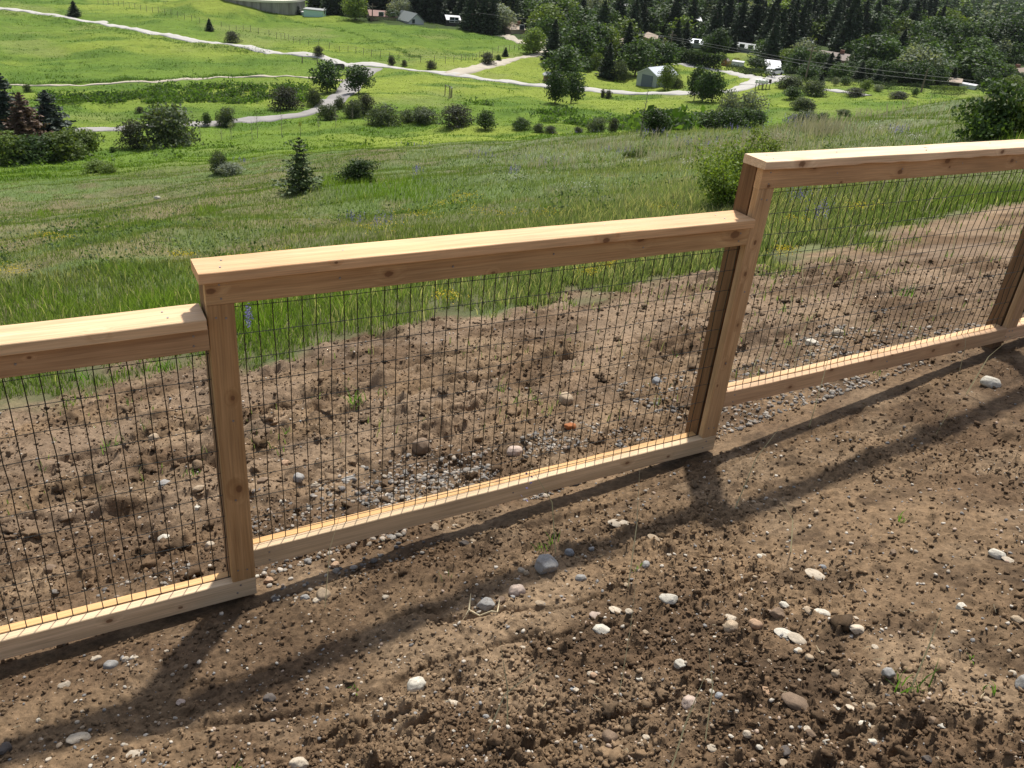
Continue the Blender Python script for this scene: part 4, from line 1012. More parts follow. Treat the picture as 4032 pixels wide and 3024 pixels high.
p, w = hq(4, 545, 560, 255); hh = house('brick_house', 'long brick house with brown roof, chimney and white sunroom end', p, w, 9, w*.16, w*.12, -12, W_BRICK, R_BROWN, wins=[(-w*.35, .9, 1.5, 1.2), (-w*.1, .9, 1.5, 1.2)], chim=(w*.12, 4.2, .9), sink=2)
MB().box(w*.26, w*.47, -1.2, -.01, 0, w*.10).build('sunroom', W_WHITE, hh)
p, w = hq(4, 1550, 632, 155); house('brown_roof_house', 'white walled house with brown hip roof and brick chimney among dark trees', p, w, 9, w*.22, w*.24, 10, W_WHITE, R_BROWN, roof='hip', wins=[(-w*.1, .9, 1.4, 1.2), (w*.25, .9, 1.2, 1.2)], chim=(-w*.46, 3, 1.0), sink=2)
p, w = hq(4, 350, 425, 60); house('cabin', 'small grey roofed cabin high among the trees above the brick house', p, w, 7, w*.4, w*.3, 10, W_TAN, R_FLAT, wins=[(0, 1, 1, 1)], sink=2)
p, w = hq(4, 838, 458, 52); house('hidden_house', 'brown roof peeking out of the woods right of the brick house', p, w, 7, w*.4, w*.35, -10, W_TAN, R_BROWN, sink=2)
p, w = hq(4, 1918, 655, 75); house('grey_roof_house', 'low grey roof showing between rounded trees near the ridge', p, w, 8, w*.25, w*.3, -5, W_TAN, R_FLAT, sink=2)
p, w = hq(4, 2128, 655, 70); house('tan_gable_house', 'tan gabled house at the edge of the woods above the big bush', p, w, 7, w*.3, w*.35, -20, W_TAN, R_TAN, roof='gabley', chim=(-w*.3, 2, .8), sink=2)
p, w = hq(4, 1598, 752, 75); house('plank_shed', 'brown plank shed at the end of the long hedge', p, w, 4, w*.38, w*.16, 0, W_DARK, R_TAN, 'shed', 'shed', sink=2)
for i_, (xx, yy, ww_) in enumerate([(1662, 755, 70), (1738, 768, 70)]):
    p, w = hq(4, xx, yy, ww_); house('trailer', ['long white trailer next to the plank shed', 'white trailer at the right end past the plank shed'][i_], p, w, 2.5, w*.26, .15, -8, W_WHITE, R_WHITE, 'trailer', 'flat', eave=.05)
for (i, xx, yy, ww_, lab) in [(4, 2020, 105, 30, 'tiny white house in the far woods near the top edge'), (4, 1765, 135, 40, 'tiny tan roofed house in the far woods below the strip of field'), (4, 1050, 280, 24, 'tiny pale house in the middle of the far woods'), (3, 490, 45, 50, 'pale roof just showing over the spruces above the grove'), (3, 1600, 205, 60, 'pale green roofed house far back above the barn'), (4, 2000, 105, 0, '')]:
    if ww_ == 0: continue
    p, w = hq(i, xx, yy, ww_); house('far_house', lab, p, w, 9, w*.3, w*.3, 10, W_WHITE if 'white' in lab or 'pale' in lab else W_TAN, R_WHITE if 'white' in lab or 'pale' in lab else R_TAN, sink=3)
# metal barn
p, w = hq(3, 1155, 748, 195)
bn = house('metal_barn', 'grey metal barn with a bright roof and dark sliding door', p, w, w*1.5, w*.46, w*.26, -34, W_STEEL, R_STEEL, 'barn', 'gabley', door=(.02*w, w*.54, w*.46, DOORM), eave=.12)
p, w = hq(3, 308, 700, 52); house('white_top_hut', 'tiny brown hut with white pyramid roof left of the twin trees', p, w, w*.9, w*.75, w*.45, 15, W_BRICK, R_WHITE, 'hut', 'hip', eave=.2)
p, w = hq(3, 1832, 572, 52); house('garden_shed', 'orange brown garden shed at the end of the dark hedge', p, w, w*.9, w*.62, w*.4, -20, ORANGE, R_BROWN, 'shed', 'gabley', eave=.12, door=(0, w*.3, w*.5, ORANGE))
p, w = hq(3, 672, 560, 40); house('blue_shed', 'small pale blue shed in a gap of the grove', p, w, w*.8, w*.8, .3, 10, W_TURQ, R_FLAT, 'shed', 'flat', eave=.05)
p, w = hq(3, 1942, 575, 90); house('white_camper', 'white camper parked behind the clipped hedge', p, w, 2.3, w*.30, .25, -6, W_WHITE, R_WHITE, 'camper', 'flat', eave=.04, wins=[(-w*.25, w*.1, w*.14, w*.08), (w*.12, w*.1, w*.14, w*.08)])
p, w = hq(4, 40, 622, 105); house('open_garage', 'white roofed garage with dark opening beside the parked white car', p, w, 6, w*.36, w*.16, 6, W_DARK, R_WHITE, 'garage', 'shed', door=(w*.1, w*.5, w*.28, W_DARK))  # dark door panel stands in for the shade inside the opening
# white car
WHT = cm('white_car_paint', (.78, .78, .78), rough=.3, noise=.03, spec=.5); RUB = cm('black_rubber', (.02, .02, .02))
def car(p, rot, label):
    az = math.atan2(p[0]-CAM[0], p[1]-CAM[1]); e = empty('parked_car', tuple(p), -az+math.radians(rot)); tag(e, label, 'car')
    MB().prism([(-2.2, .35), (2.2, .35), (2.25, .8), (1.4, .98), (.75, 1.5), (-1.3, 1.55), (-2.0, 1.02), (-2.25, .9)], 0, 1.75).build('body', WHT, e)
    MB().prism([(-1.85, 1.03), (1.2, 1.0), (.68, 1.44), (-1.24, 1.48)], -.012, -.002).build('side_window', GLASS, e)
    for xx in (-1.4, 1.4):
        for yy in (-.05, 1.6):
            V = [(xx+.33*math.cos(t_), yy+o_, .33+.33*math.sin(t_)) for o_ in (0, .2) for t_ in np.arange(12)*math.pi/6]
            MB().add(V, [tuple(range(12)), tuple(range(23, 11, -1))]+[(i, (i+1) % 12, 12+(i+1) % 12, 12+i) for i in range(12)]).build('wheel', RUB, e)
    az_=0; uvs = proj(p); HRECT.append((uvs[0]-9, uvs[1]-9, uvs[0]+9, uvs[1]-1, dist(p)))
car(q(4, 80, 655), 60, 'white car parked at the end of the pale driveway')
# mailboxes at the road bend
for i_, (xx, lab) in enumerate([(2132, 'white mailbox cluster at the road bend, leftmost of three'), (2160, 'white mailbox cluster at the road bend, middle of three'), (2190, 'dark mailbox cluster at the road bend, rightmost of three')]):
    p = q(3, xx, 772-4*i_); az = math.atan2(p[0]-CAM[0], p[1]-CAM[1]); e = empty('mailbox_cluster', tuple(p), -az); tag(e, lab, 'mailbox', 'mailboxes at the road bend')
    b_ = MB()
    for k_ in range(3): b_.box(-.8+k_*.55, -.8+k_*.55+.45, 0, .5, 1.0, 1.5)
    b_.build('box', TRIM if i_ < 2 else W_DARK, e)
    MB().box(-.85, .85, .18, .32, .9, .998).build('rail', W_DARK, e)
    for k_ in (-.6, .6): MB().box(k_-.06, k_+.06, .19, .31, -.2, .898).build('post', W_DARK, e)
# dark timber bin by the junction
p, w = hq(2, 725, 603, 78); e = empty('timber_bin', tuple(p), -math.atan2(p[0]-CAM[0], p[1]-CAM[1])+.25); tag(e, 'dark open timber bin beside the road junction', 'bin')
hb = w*.5
for k_ in range(4): MB().box(-w/2+.02, w/2-.02, -.04, .04, hb*k_/4+.02, hb*(k_+1)/4-.03).build('plank', W_DARK, e)
MB().box(-w/2, -w/2+.1, .045, w*.6, 0, hb).build('side', W_DARK, e); MB().box(w/2-.1, w/2, .045, w*.6, 0, hb).build('side', W_DARK, e); MB().box(-w/2+.11, w/2-.11, w*.6-.1, w*.6, 0, hb).build('back', W_DARK, e)
# fences in the fields
GREYW = cm('grey_fence_wire', (.22, .22, .22), rough=.5, metal=.4); OLDW = cm('weathered_timber', (.16, .125, .095), noise=.3)
def rowfence(name, label, pts, hpost, rpost, gap, mat, wires=3, wr=.012, mesh=False):
    C_ = spline([q(*t)[:2] for t in pts], 24); s = np.concatenate([[0], np.cumsum(np.linalg.norm(np.diff(C_, axis=0), axis=1))])
    e = empty(name, (C_[0, 0], C_[0, 1], zt(*C_[0]))); tag(e, label, 'fence'); b = np.array(e.location)
    n = min(98, int(s[-1]/gap)+1); tops = []
    for t in np.linspace(0, s[-1], n):
        xx = np.interp(t, s, C_[:, 0]); yy = np.interp(t, s, C_[:, 1]); z_ = zt(xx, yy)
        hp = hpost*(1+.1*math.sin(t*7))
        MB().tube([(xx-b[0], yy-b[1], z_-b[2]-.3), (xx-b[0]+.02, yy-b[1], z_-b[2]+hp)], rpost, 5).build('post', mat, e); tops.append((xx-b[0], yy-b[1], z_-b[2]))
    wb = MB()
    for k_ in range(wires):
        wb.tube([(a_, c_, z_+hpost*(.95-.27*k_)) for a_, c_, z_ in tops], wr, 4)
    wb.build('wire', GREYW, e)
rowfence('field_fence', 'long thin wire fence on steel posts along the far side of the gravel road', [(1, 850, 30), (1, 1230, 95), (1, 1700, 190), (1, 1910, 232), (1, 2212, 290), (2, 170, 330), (2, 370, 385), (2, 740, 450), (2, 1060, 500), (2, 1470, 535), (2, 1750, 535), (2, 1850, 520), (2, 2000, 490), (2, 2212, 440), (3, 90, 415)], 1.25, .045, 2.6, cm('rusty_steel_post', (.12, .10, .085)), 3)
rowfence('rail_fence', 'short old timber fence left of the dark bin', [(2, 400, 545), (2, 460, 550), (2, 520, 558), (2, 650, 580)], 1.2, .09, 2.2, OLDW, 2, .03)
rowfence('stock_pen', 'small leaning timber frame standing in the middle of the meadow', [(2, 1632, 825), (2, 1690, 835), (2, 1668, 850)], 1.6, .07, 1.9, OLDW, 1, .05)
# hedges
def hedge(name, label, pts, hpx, kind, n, group=None):
    C_ = spline([q(*t)[:2] for t in pts], 10); rg = np.random.default_rng(len(label)); parts = []
    s = np.concatenate([[0], np.cumsum(np.linalg.norm(np.diff(C_, axis=0), axis=1))])
    p0 = np.array([C_[0, 0], C_[0, 1], zt(*C_[0])]); H_ = pxh(p0, hpx/4.0)
    m = n; t = rg.random(m)*s[-1]
    X = np.interp(t, s, C_[:, 0])+rg.normal(size=m)*H_*.20; Y = np.interp(t, s, C_[:, 1])+rg.normal(size=m)*H_*.20
    top = H_*(.88+.22*vnoise(t*.5/H_*2, t*0, 3)); Z = terrain(X, Y)+top*(1-rg.random(m)**1.7)
    c1, c2 = kind; cc = mixc(c1, c2, rg.random(m))*(.75+.5*rg.random(m))[:, None]
    V, F, C = leaves(np.stack([X, Y, Z], 1)-p0, H_*.16, cc, rg, .6, .3)
    o = link(name, npmesh(name, V, F, C), LEAF); o.location = tuple(p0); tag(o, label, 'hedge', group)
HD = ((.018, .034, .014), (.040, .065, .022))
hedge('tall_hedge', 'tall dark clipped hedge along the lane above the barn', [(3, 1440, 520), (3, 1560, 555), (3, 1680, 585), (3, 1785, 600)], 105, HD, 5200)
hedge('clipped_hedge', 'square clipped dark hedge in front of the white camper', [(3, 1850, 608), (3, 1980, 628), (3, 2100, 650), (3, 2212, 665), (4, 55, 678)], 50, HD, 3600)
hedge('garden_hedge', 'orange brown tinged hedge just behind the clipped dark hedge', [(3, 1860, 580), (3, 1910, 560), (3, 1960, 545)], 45, ((.12, .075, .03), (.13, .14, .04)), 900)
hedge('long_hedge', 'long straight dark hedge at the foot of the woods', [(4, 250, 700), (4, 500, 712), (4, 700, 728), (4, 900, 748), (4, 1100, 770), (4, 1350, 790)], 42, HD, 5200)
hedge('light_hedge', 'loose light green hedge at the right end of the long dark hedge', [(4, 1400, 800), (4, 1550, 806), (4, 1700, 808)], 55, ((.07, .11, .03), (.13, .18, .045)), 1600)
hedge('slope_hedge', 'row of dark shrubs running down from the tank hill', [(2, 470, 30), (2, 560, 75), (2, 660, 110), (2, 770, 145)], 70, ((.04, .075, .022), (.075, .12, .035)), 2200)
hedge('house_hedge', 'low dark shrubs below the red roofed house', [(2, 880, 165), (2, 1020, 180), (2, 1130, 188), (2, 1250, 198)], 28, ((.03, .055, .018), (.06, .10, .03)), 1300)
# power line
for i_, (i, xx, yb_, hh_, lab) in enumerate([(2, 1005, 185, 130, 'wooden utility pole beside the red roofed house'), (2, 1862, 268, 145, 'wooden utility pole right of the white roofed cottage'), (3, 1350, 520, 210, 'wooden utility pole rising from the trees behind the barn'), (4, 318, 700, 250, 'wooden utility pole by the long hedge'), (4, 1320, 800, 170, 'leaning wooden pole at the end of the long hedge')]):
    p = q(i, xx, yb_); H_ = pxh(p, hh_/4.0); e = empty('utility_pole', tuple(p), -math.atan2(p[0]-CAM[0], p[1]-CAM[1])); tag(e, lab, 'utility pole', 'utility poles')
    MB().tube([(0, 0, -.5), (0, 0, H_)], [.16, .11], 8).build('pole', OLDW, e)
    if i_ < 4: MB().box(-1.0, 1.0, -.17, -.05+.0, H_-.7, H_-.55).build('crossarm', OLDW, e)
def cable(label, pts, lifts):
    P = []
    for (i, x_, y_), r_ in zip(pts, lifts):
        d_ = ray(*(np.array([(i-1)*553+x_/4.0, y_/4.0])*K)); P.append(CAM+d_*r_)
    S_ = spline(P, 10); b = S_[0]
    o = MB().tube([t_-b for t_ in S_], .022, 4).build('power_cable', GREYW); o.location = tuple(b); tag(o, label, 'cable')
cable('upper overhead cable crossing in front of the woods', [(3, -300, 110), (3, 0, 150), (3, 440, 198), (3, 860, 260), (3, 1350, 318), (3, 1700, 378), (3, 2212, 470), (4, 350, 530), (4, 1000, 610), (4, 1800, 700)], [230, 226, 220, 214, 205, 200, 190, 182, 178, 175])
cable('lower overhead cable crossing in front of the woods', [(3, 1350, 330), (3, 1700, 400), (3, 2212, 495), (4, 350, 560), (4, 1000, 650), (4, 1700, 720)], [205, 200, 190, 182, 178, 175])
# ------------------------------------------------------------------ single trees and shrubs of the valley
PLANTS = [
 # crop, x, y base, height, width, kind, name, label, category
 (1, 95, 1195, 455, 360, 'bluespruce', 'spruce_tree', 'tall dark spruce at the left edge behind the brown dead one', 'tree'),
 (1, 240, 1245, 365, 340, 'deadspruce', 'dead_spruce', 'dead brown spruce standing between two dark spruces', 'tree'),
 (1, 455, 1215, 360, 370, 'bluespruce', 'spruce_tree', 'dark spruce with cone laden top right of the brown dead one', 'tree'),
 (1, 20, 1225, 120, 130, 'silver', 'flowering_shrub', 'white flowering shrub at the left edge below the spruces', 'shrub'),
 (1, 90, 1395, 200, 300, 'lightbush', 'leafy_shrub', 'green leafy shrub at the left edge, first of the row', 'shrub'),
 (1, 330, 1390, 195, 300, 'bush', 'leafy_shrub', 'green leafy shrub below the dead brown spruce', 'shrub'),
 (1, 560, 1370, 200, 280, 'lightbush', 'leafy_shrub', 'green leafy shrub below the right dark spruce', 'shrub'),
 (1, 715, 1330, 200, 260, 'lightbush', 'leafy_shrub', 'light green shrub ending the row right of the spruces', 'shrub'),
 (1, 1160, 1275, 215, 205, 'purple', 'round_bush', 'smaller round dark bush touching the big willow bush', 'bush'),
 (1, 1460, 1268, 345, 440, 'willow', 'willow_bush', 'big rounded dark willow bush below the gravel lane', 'bush'),
 (1, 648, 142, 105, 90, 'spruce', 'young_conifer', 'young conifer just above the gravel road at upper left', 'tree'),
 (1, 1812, 270, 90, 62, 'spruce', 'young_conifer', 'narrow young conifer above the road near a round bush', 'tree'),
 (1, 2008, 362, 80, 112, 'purple', 'round_bush', 'round dark bush above the gravel road, near a narrow young conifer', 'bush'),
 (1, 1790, 1090, 105, 62, 'mid', 'small_tree', 'little upright green tree by the gravel lane', 'tree'),
 (1, 1962, 1085, 145, 155, 'willow', 'willow_bush', 'airy grey green willow growing over the gravel lane', 'bush'),
 (1, 240, 802, 66, 52, 'willow', 'small_bush', 'tiny bush beside the foot trail above the spruces', 'bush'),
 (1, 1212, 978, 50, 64, 'purple', 'small_bush', 'tiny dark bush on the green bank above the gravel lane', 'bush'),
 (1, 975, 1312, 40, 42, 'bush', 'small_bush', 'tiny green bush left of the smaller round dark bush', 'bush'),
 (1, 1900, 1500, 190, 150, 'willow', 'sparse_shrub', 'sparse grey shrub with a tall stem on the near slope', 'shrub'),
 (1, 2000, 1505, 90, 170, 'silver', 'low_shrub', 'low pale shrub at the foot of the sparse grey one', 'shrub'),
 (1, 840, 1480, 85, 180, 'lightbush', 'low_shrub', 'pale yellow green shrub on the near slope', 'shrub'),
 (1, 940, 1500, 80, 120, 'lightbush', 'low_shrub', 'small pale shrub right of the yellow green one', 'shrub'),
 (2, 615, 802, 242, 195, 'dark', 'leafy_tree', 'dark leafy tree left of the lane, larger of the pair', 'tree'),
 (2, 885, 806, 208, 185, 'dark', 'leafy_tree', 'dark leafy tree right of the lane, smaller of the pair', 'tree'),
 (2, 260, 942, 178, 225, 'purple', 'twiggy_bush', 'purplish twiggy bush on the bank left of the lane', 'bush'),
 (2, 508, 905, 132, 112, 'willow', 'willow_bush', 'willow bush under the larger dark leafy tree', 'bush'),
 (2, 540, 487, 80, 84, 'purple', 'round_bush', 'small round bush just above the road near the timber fence', 'bush'),
 (2, 1170, 567, 76, 62, 'purple', 'roadside_bush', 'upright dark bush above the road, taller of two close together', 'bush'),
 (2, 1280, 572, 50, 46, 'purple', 'roadside_bush', 'small dark bush above the road, shorter of two close together', 'bush'),
 (2, 1510, 597, 66, 88, 'purple', 'roadside_bush', 'dark bush above the road where the sandy lane begins', 'bush'),
 (2, 2000, 552, 90, 118, 'purple', 'round_bush', 'round dark bush beside the sandy lane', 'bush'),
 (2, 2155, 482, 66, 48, 'spruce', 'young_conifer', 'small conifer at the fence corner above the sandy lane', 'tree'),
 (2, 2093, 527, 50, 38, 'bush', 'small_bush', 'tiny bush between the round dark bush and the small conifer', 'bush'),
 (2, 620, 1037, 132, 155, 'willow', 'willow_bush', 'grey green willow left of the lane at the start of the draw', 'bush'),
 (2, 720, 947, 105, 92, 'willow', 'willow_bush', 'upright willow on the lane edge above the draw', 'bush'),
 (2, 845, 1012, 142, 165, 'willow', 'willow_bush', 'bushy willow right of the lane in the draw', 'bush'),
 (2, 945, 967, 145, 145, 'purple', 'twiggy_bush', 'purplish bush behind the willows of the draw', 'bush'),
 (2, 1100, 1072, 162, 235, 'willow', 'willow_bush', 'broad grey green willow in the middle of the draw', 'bush'),
 (2, 1300, 1047, 92, 125, 'willow', 'willow_bush', 'low willow right of the broad grey green one', 'bush'),
 (2, 1450, 1052, 122, 235, 'willow', 'willow_bush', 'wide dark willow clump in the draw below the meadow', 'bush'),
 (2, 1735, 1082, 168, 265, 'purple', 'twiggy_bush', 'large purplish bush at the right end of the willow row', 'bush'),
 (2, 1978, 1120, 150, 130, 'mid', 'round_tree', 'little round headed tree on a thin stem right of the willow row', 'tree'),
 (2, 385, 1645, 430, 400, 'fir', 'young_fir', 'young fir standing alone on the near slope', 'tree'),
 (2, 885, 1570, 185, 275, 'bush', 'leafy_shrub', 'rounded leafy shrub on the near slope right of the fir', 'shrub'),
 (2, 860, 168, 195, 175, 'light', 'leafy_tree', 'yellow green leafy tree behind the tank hill', 'tree'),
 (2, 1262, 155, 135, 155, 'silver', 'silvery_tree', 'silvery tree above the white house', 'tree'),
 (2, 2112, 275, 205, 195, 'silver', 'silvery_tree', 'large silvery tree left of the tan hip roofed house', 'tree'),
 (2, 355, 122, 82, 64, 'spruce', 'dark_shrub', 'dark upright shrub against the water tank wall', 'shrub'),
 (2, 1180, 172, 80, 110, 'mid', 'leafy_tree', 'round green tree in front of the red roof', 'tree'),
 (3, 185, 468, 208, 195, 'light', 'leafy_tree', 'yellow green round tree where the sandy lane meets the woods', 'tree'),
 (3, 345, 525, 310, 160, 'spruce', 'spruce_tree', 'tall dark spruce right of the yellow green round tree', 'tree'),
 (3, 440, 705, 275, 270, 'mid', 'leafy_tree', 'big green tree just behind the twin trees', 'tree'),
 (3, 370, 897, 255, 155, 'dark', 'roadside_tree', 'left tree of the pair below the road', 'tree'),
 (3, 510, 897, 235, 172, 'dark', 'roadside_tree', 'right tree of the pair below the road', 'tree'),
 (3, 560, 565, 300, 260, 'mid', 'leafy_tree', 'broad green tree at the left front of the grove', 'tree'),
 (3, 690, 520, 280, 240, 'dark', 'leafy_tree', 'dark green tree in the middle of the grove', 'tree'),
 (3, 800, 520, 265, 225, 'light', 'leafy_tree', 'bright topped tree in the middle of the grove', 'tree'),
 (3, 815, 668, 265, 145, 'spruce', 'spruce_tree', 'narrow dark spruce at the front of the grove', 'tree'),
 (3, 975, 560, 320, 155, 'spruce', 'spruce_tree', 'tallest dark spruce behind the barn', 'tree'),
 (3, 1060, 655, 265, 235, 'mid', 'leafy_tree', 'round green tree left of the barn', 'tree'),
 (3, 1190, 600, 230, 245, 'mid', 'leafy_tree', 'round green tree directly behind the barn', 'tree'),
 (3, 1320, 600, 200, 180, 'dark', 'leafy_tree', 'dark green tree behind the barn roof', 'tree'),
 (3, 930, 692, 142, 135, 'willow', 'grove_bush', 'bush at the foot of the grove left of the barn', 'bush'),
 (3, 720, 605, 140, 112, 'lightbush', 'grove_bush', 'light bush inside the grove beside the narrow spruce', 'bush'),
 (3, 630, 620, 110, 120, 'bush', 'grove_bush', 'green bush inside the grove near the pale blue shed', 'bush'),
 (3, 290, 580, 60, 60, 'lightbush', 'small_bush', 'little light bush below the tall spruce', 'bush'),
 (3, 1322, 778, 198, 128, 'light', 'barn_tree', 'yellow green tree in front of the barn', 'tree'),
 (3, 1412, 768, 102, 104, 'willow', 'barn_bush', 'grey green bush at the right corner of the barn', 'bush'),
 (3, 1570, 872, 258, 140, 'dark', 'poplar_tree', 'left trunk of the tree clump below the road bend', 'tree'),
 (3, 1645, 884, 245, 140, 'dark', 'poplar_tree', 'middle trunk of the tree clump below the road bend', 'tree'),
 (3, 1725, 880, 230, 140, 'dark', 'poplar_tree', 'right trunk of the tree clump below the road bend', 'tree'),
 (3, 780, 848, 72, 42, 'purple', 'twin_shrub', 'slender shrub below the road, left of two', 'shrub'),
 (3, 830, 856, 72, 62, 'purple', 'twin_shrub', 'wider shrub below the road, right of two', 'shrub'),
 (3, 1230, 1162, 205, 185, 'dark', 'leaning_tree', 'dark spreading tree beside the dead snag', 'tree'),
 (3, 735, 1147, 125, 175, 'willow', 'willow_bush', 'grey willow in the draw left of the dead snag', 'bush'),
 (3, 872, 1142, 112, 92, 'purple', 'twiggy_bush', 'purplish twiggy bush left of the dead snag', 'bush'),
 (3, 330, 1152, 62, 105, 'purple', 'twiggy_bush', 'low purplish bush at the left part of the draw', 'bush'),
 (3, 225, 1142, 72, 92, 'willow', 'willow_bush', 'low willow near the left end of the draw', 'bush'),
 (3, 70, 1112, 92, 125, 'thicket', 'thicket_bush', 'dark bush at the left end of the draw', 'bush'),
 (3, 570, 1152, 52, 84, 'purple', 'twiggy_bush', 'low purplish bush in the middle of the draw', 'bush'),
 (3, 1420, 1142, 72, 145, 'willow', 'willow_bush', 'low willow right of the dark spreading tree', 'bush'),
 (3, 1700, 1118, 145, 235, 'thicket', 'willow_grove', 'green willow clump at the left of the grove under silvery trees', 'bush'),
 (3, 1850, 1122, 168, 265, 'thicket', 'willow_grove', 'green willow clump in the middle of the grove under silvery trees', 'bush'),
 (3, 2000, 1112, 152, 245, 'thicket', 'willow_grove', 'green willow clump at the right of the grove under silvery trees', 'bush'),
 (3, 2120, 1095, 122, 112, 'dark', 'small_tree', 'dark little tree ending the grove under silvery trees', 'tree'),
 (3, 1840, 1085, 275, 140, 'silver', 'silvery_tree', 'silvery tree above the willow grove, left of two', 'tree'),
 (3, 2010, 1085, 265, 200, 'silver', 'silvery_tree', 'silvery tree above the willow grove, right of two', 'tree'),
 (3, 1090, 1352, 72, 130, 'lightbush', 'slope_shrub', 'light green shrub on the crest of the near slope', 'shrub'),
 (3, 1000, 1358, 50, 100, 'lightbush', 'slope_shrub', 'low pale shrub left of the light green one on the crest', 'shrub'),
 (4, 200, 762, 95, 200, 'willow', 'roadside_shrub', 'grey green shrub right of the driveway, first of two', 'shrub'),
 (4, 385, 826, 125, 190, 'willow', 'roadside_shrub', 'grey green shrub right of the driveway, second of two', 'shrub'),
 (4, 205, 857, 92, 115, 'mid', 'round_bush', 'round green bush below the grey green shrubs', 'bush'),
 (4, 295, 940, 90, 165, 'willow', 'willow_bush', 'straggling bush running down the small valley', 'bush'),
 (4, 365, 955, 60, 90, 'purple', 'small_bush', 'dark bush at the lower end of the straggling one', 'bush'),
 (4, 320, 1078, 105, 265, 'willow', 'willow_bush', 'broad grey bush tucked behind the crest of the near slope', 'bush'),
 (4, 462, 1062, 82, 115, 'willow', 'willow_bush', 'dark willow tucked behind the crest, right of the broad grey bush', 'bush'),
 (4, 650, 1002, 54, 105, 'willow', 'small_bush', 'small bush behind the crest near the seed grass', 'bush'),
 (4, 840, 777, 76, 78, 'light', 'round_tree', 'small round light green tree in front of the long hedge', 'tree'),
 (4, 935, 790, 52, 46, 'silver', 'small_bush', 'pale bush in front of the long hedge, left of two', 'bush'),
 (4, 967, 790, 50, 40, 'silver', 'small_bush', 'pale bush in front of the long hedge, right of two', 'bush'),
 (4, 755, 828, 62, 145, 'purple', 'dark_shrub', 'dark shrub beside the pale lane fragment', 'shrub'),
 (4, 1130, 852, 52, 155, 'purple', 'dark_shrub', 'long dark shrub at the foot of the small field', 'shrub'),
 (4, 1265, 832, 62, 46, 'mid', 'small_tree', 'little round tree near the leaning pole', 'tree'),
 (4, 450, 732, 80, 62, 'spruce', 'young_conifer', 'small conifer in front of the long hedge', 'tree'),
 (4, 575, 742, 66, 50, 'silver', 'small_bush', 'grey twiggy bush in front of the long hedge', 'bush'),
 (4, 1880, 1178, 385, 400, 'bush', 'big_bush', 'big glossy green bush on the ridge above the right rail', 'bush'),
 (4, 2200, 1150, 290, 220, 'lightbush', 'big_bush', 'green bush at the right edge beside the big glossy one', 'bush'),
]
FIRST = {}
for (i, x_, y_, h_, w_, kd, nm, lb, ct) in PLANTS:
    p = q(i, x_, y_); plant(nm, kd, p, pxh(p, h_/4.0)*1.03, pxh(p, w_/4.0), lb, ct)
FOOT = [(4, 510, 660, 170, 110, 'spruce'), (4, 572, 642, 150, 90, 'spruce'), (4, 440, 640, 160, 140, 'mid'), (4, 250, 620, 170, 150, 'dark'), (4, 280, 560, 190, 130, 'silver'), (4, 160, 560, 120, 120, 'light'), (4, 610, 690, 120, 120, 'mid'),
 (4, 330, 690, 120, 140, 'dark'), (4, 785, 692, 135, 90, 'spruce'), (4, 860, 690, 150, 130, 'mid'), (4, 1000, 718, 150, 140, 'dark'), (4, 940, 716, 120, 80, 'spruce'), (4, 1120, 722, 140, 130, 'dark'), (4, 1190, 735, 130, 80, 'spruce'), (4, 1290, 742, 165, 150, 'dark'),
 (4, 1385, 700, 200, 170, 'mid'), (4, 1450, 742, 130, 130, 'dark'), (4, 1582, 722, 112, 80, 'spruce'), (4, 1755, 722, 230, 260, 'mid'), (4, 1862, 742, 130, 140, 'dark'), (4, 2000, 750, 150, 170, 'mid'), (4, 2095, 790, 110, 120, 'light'), (4, 2185, 790, 130, 130, 'dark'),
 (3, 2110, 600, 84, 130, 'dark'), (3, 2185, 530, 150, 170, 'mid'), (3, 1755, 482, 200, 140, 'dark'), (3, 1842, 440, 140, 76, 'spruce'), (3, 1900, 452, 130, 90, 'spruce'), (3, 1700, 440, 120, 120, 'mid'), (3, 1482, 420, 200, 110, 'spruce'), (3, 1402, 442, 230, 120, 'spruce'), (3, 1650, 330, 120, 120, 'dark'),
 (4, 60, 545, 90, 110, 'mid'), (4, 120, 500, 120, 110, 'dark'), (4, 700, 640, 90, 90, 'dark'), (4, 760, 600, 150, 110, 'mid'), (4, 660, 735, 60, 60, 'mid'), (3, 2080, 380, 130, 120, 'mid'), (4, 1660, 700, 110, 120, 'dark'), (4, 1330, 640, 150, 130, 'dark')]
FL = {'spruce': 'dark spruce at the foot of the woods beside the houses and hedges', 'dark': 'dark rounded tree at the foot of the woods beside the houses and hedges', 'mid': 'green rounded tree at the foot of the woods beside the houses and hedges',
      'light': 'pale green tree at the foot of the woods beside the houses and hedges', 'silver': 'tall silvery tree left of the long brick house'}
for (i, x_, y_, h_, w_, kd) in FOOT:
    p = q(i, x_, y_); plant('spruce_tree' if kd == 'spruce' else 'garden_tree', kd, p, pxh(p, h_/4.0)*1.05, pxh(p, w_/4.0)*1.1, FL[kd], 'tree', None if kd == 'silver' else 'trees at the foot of the woods')
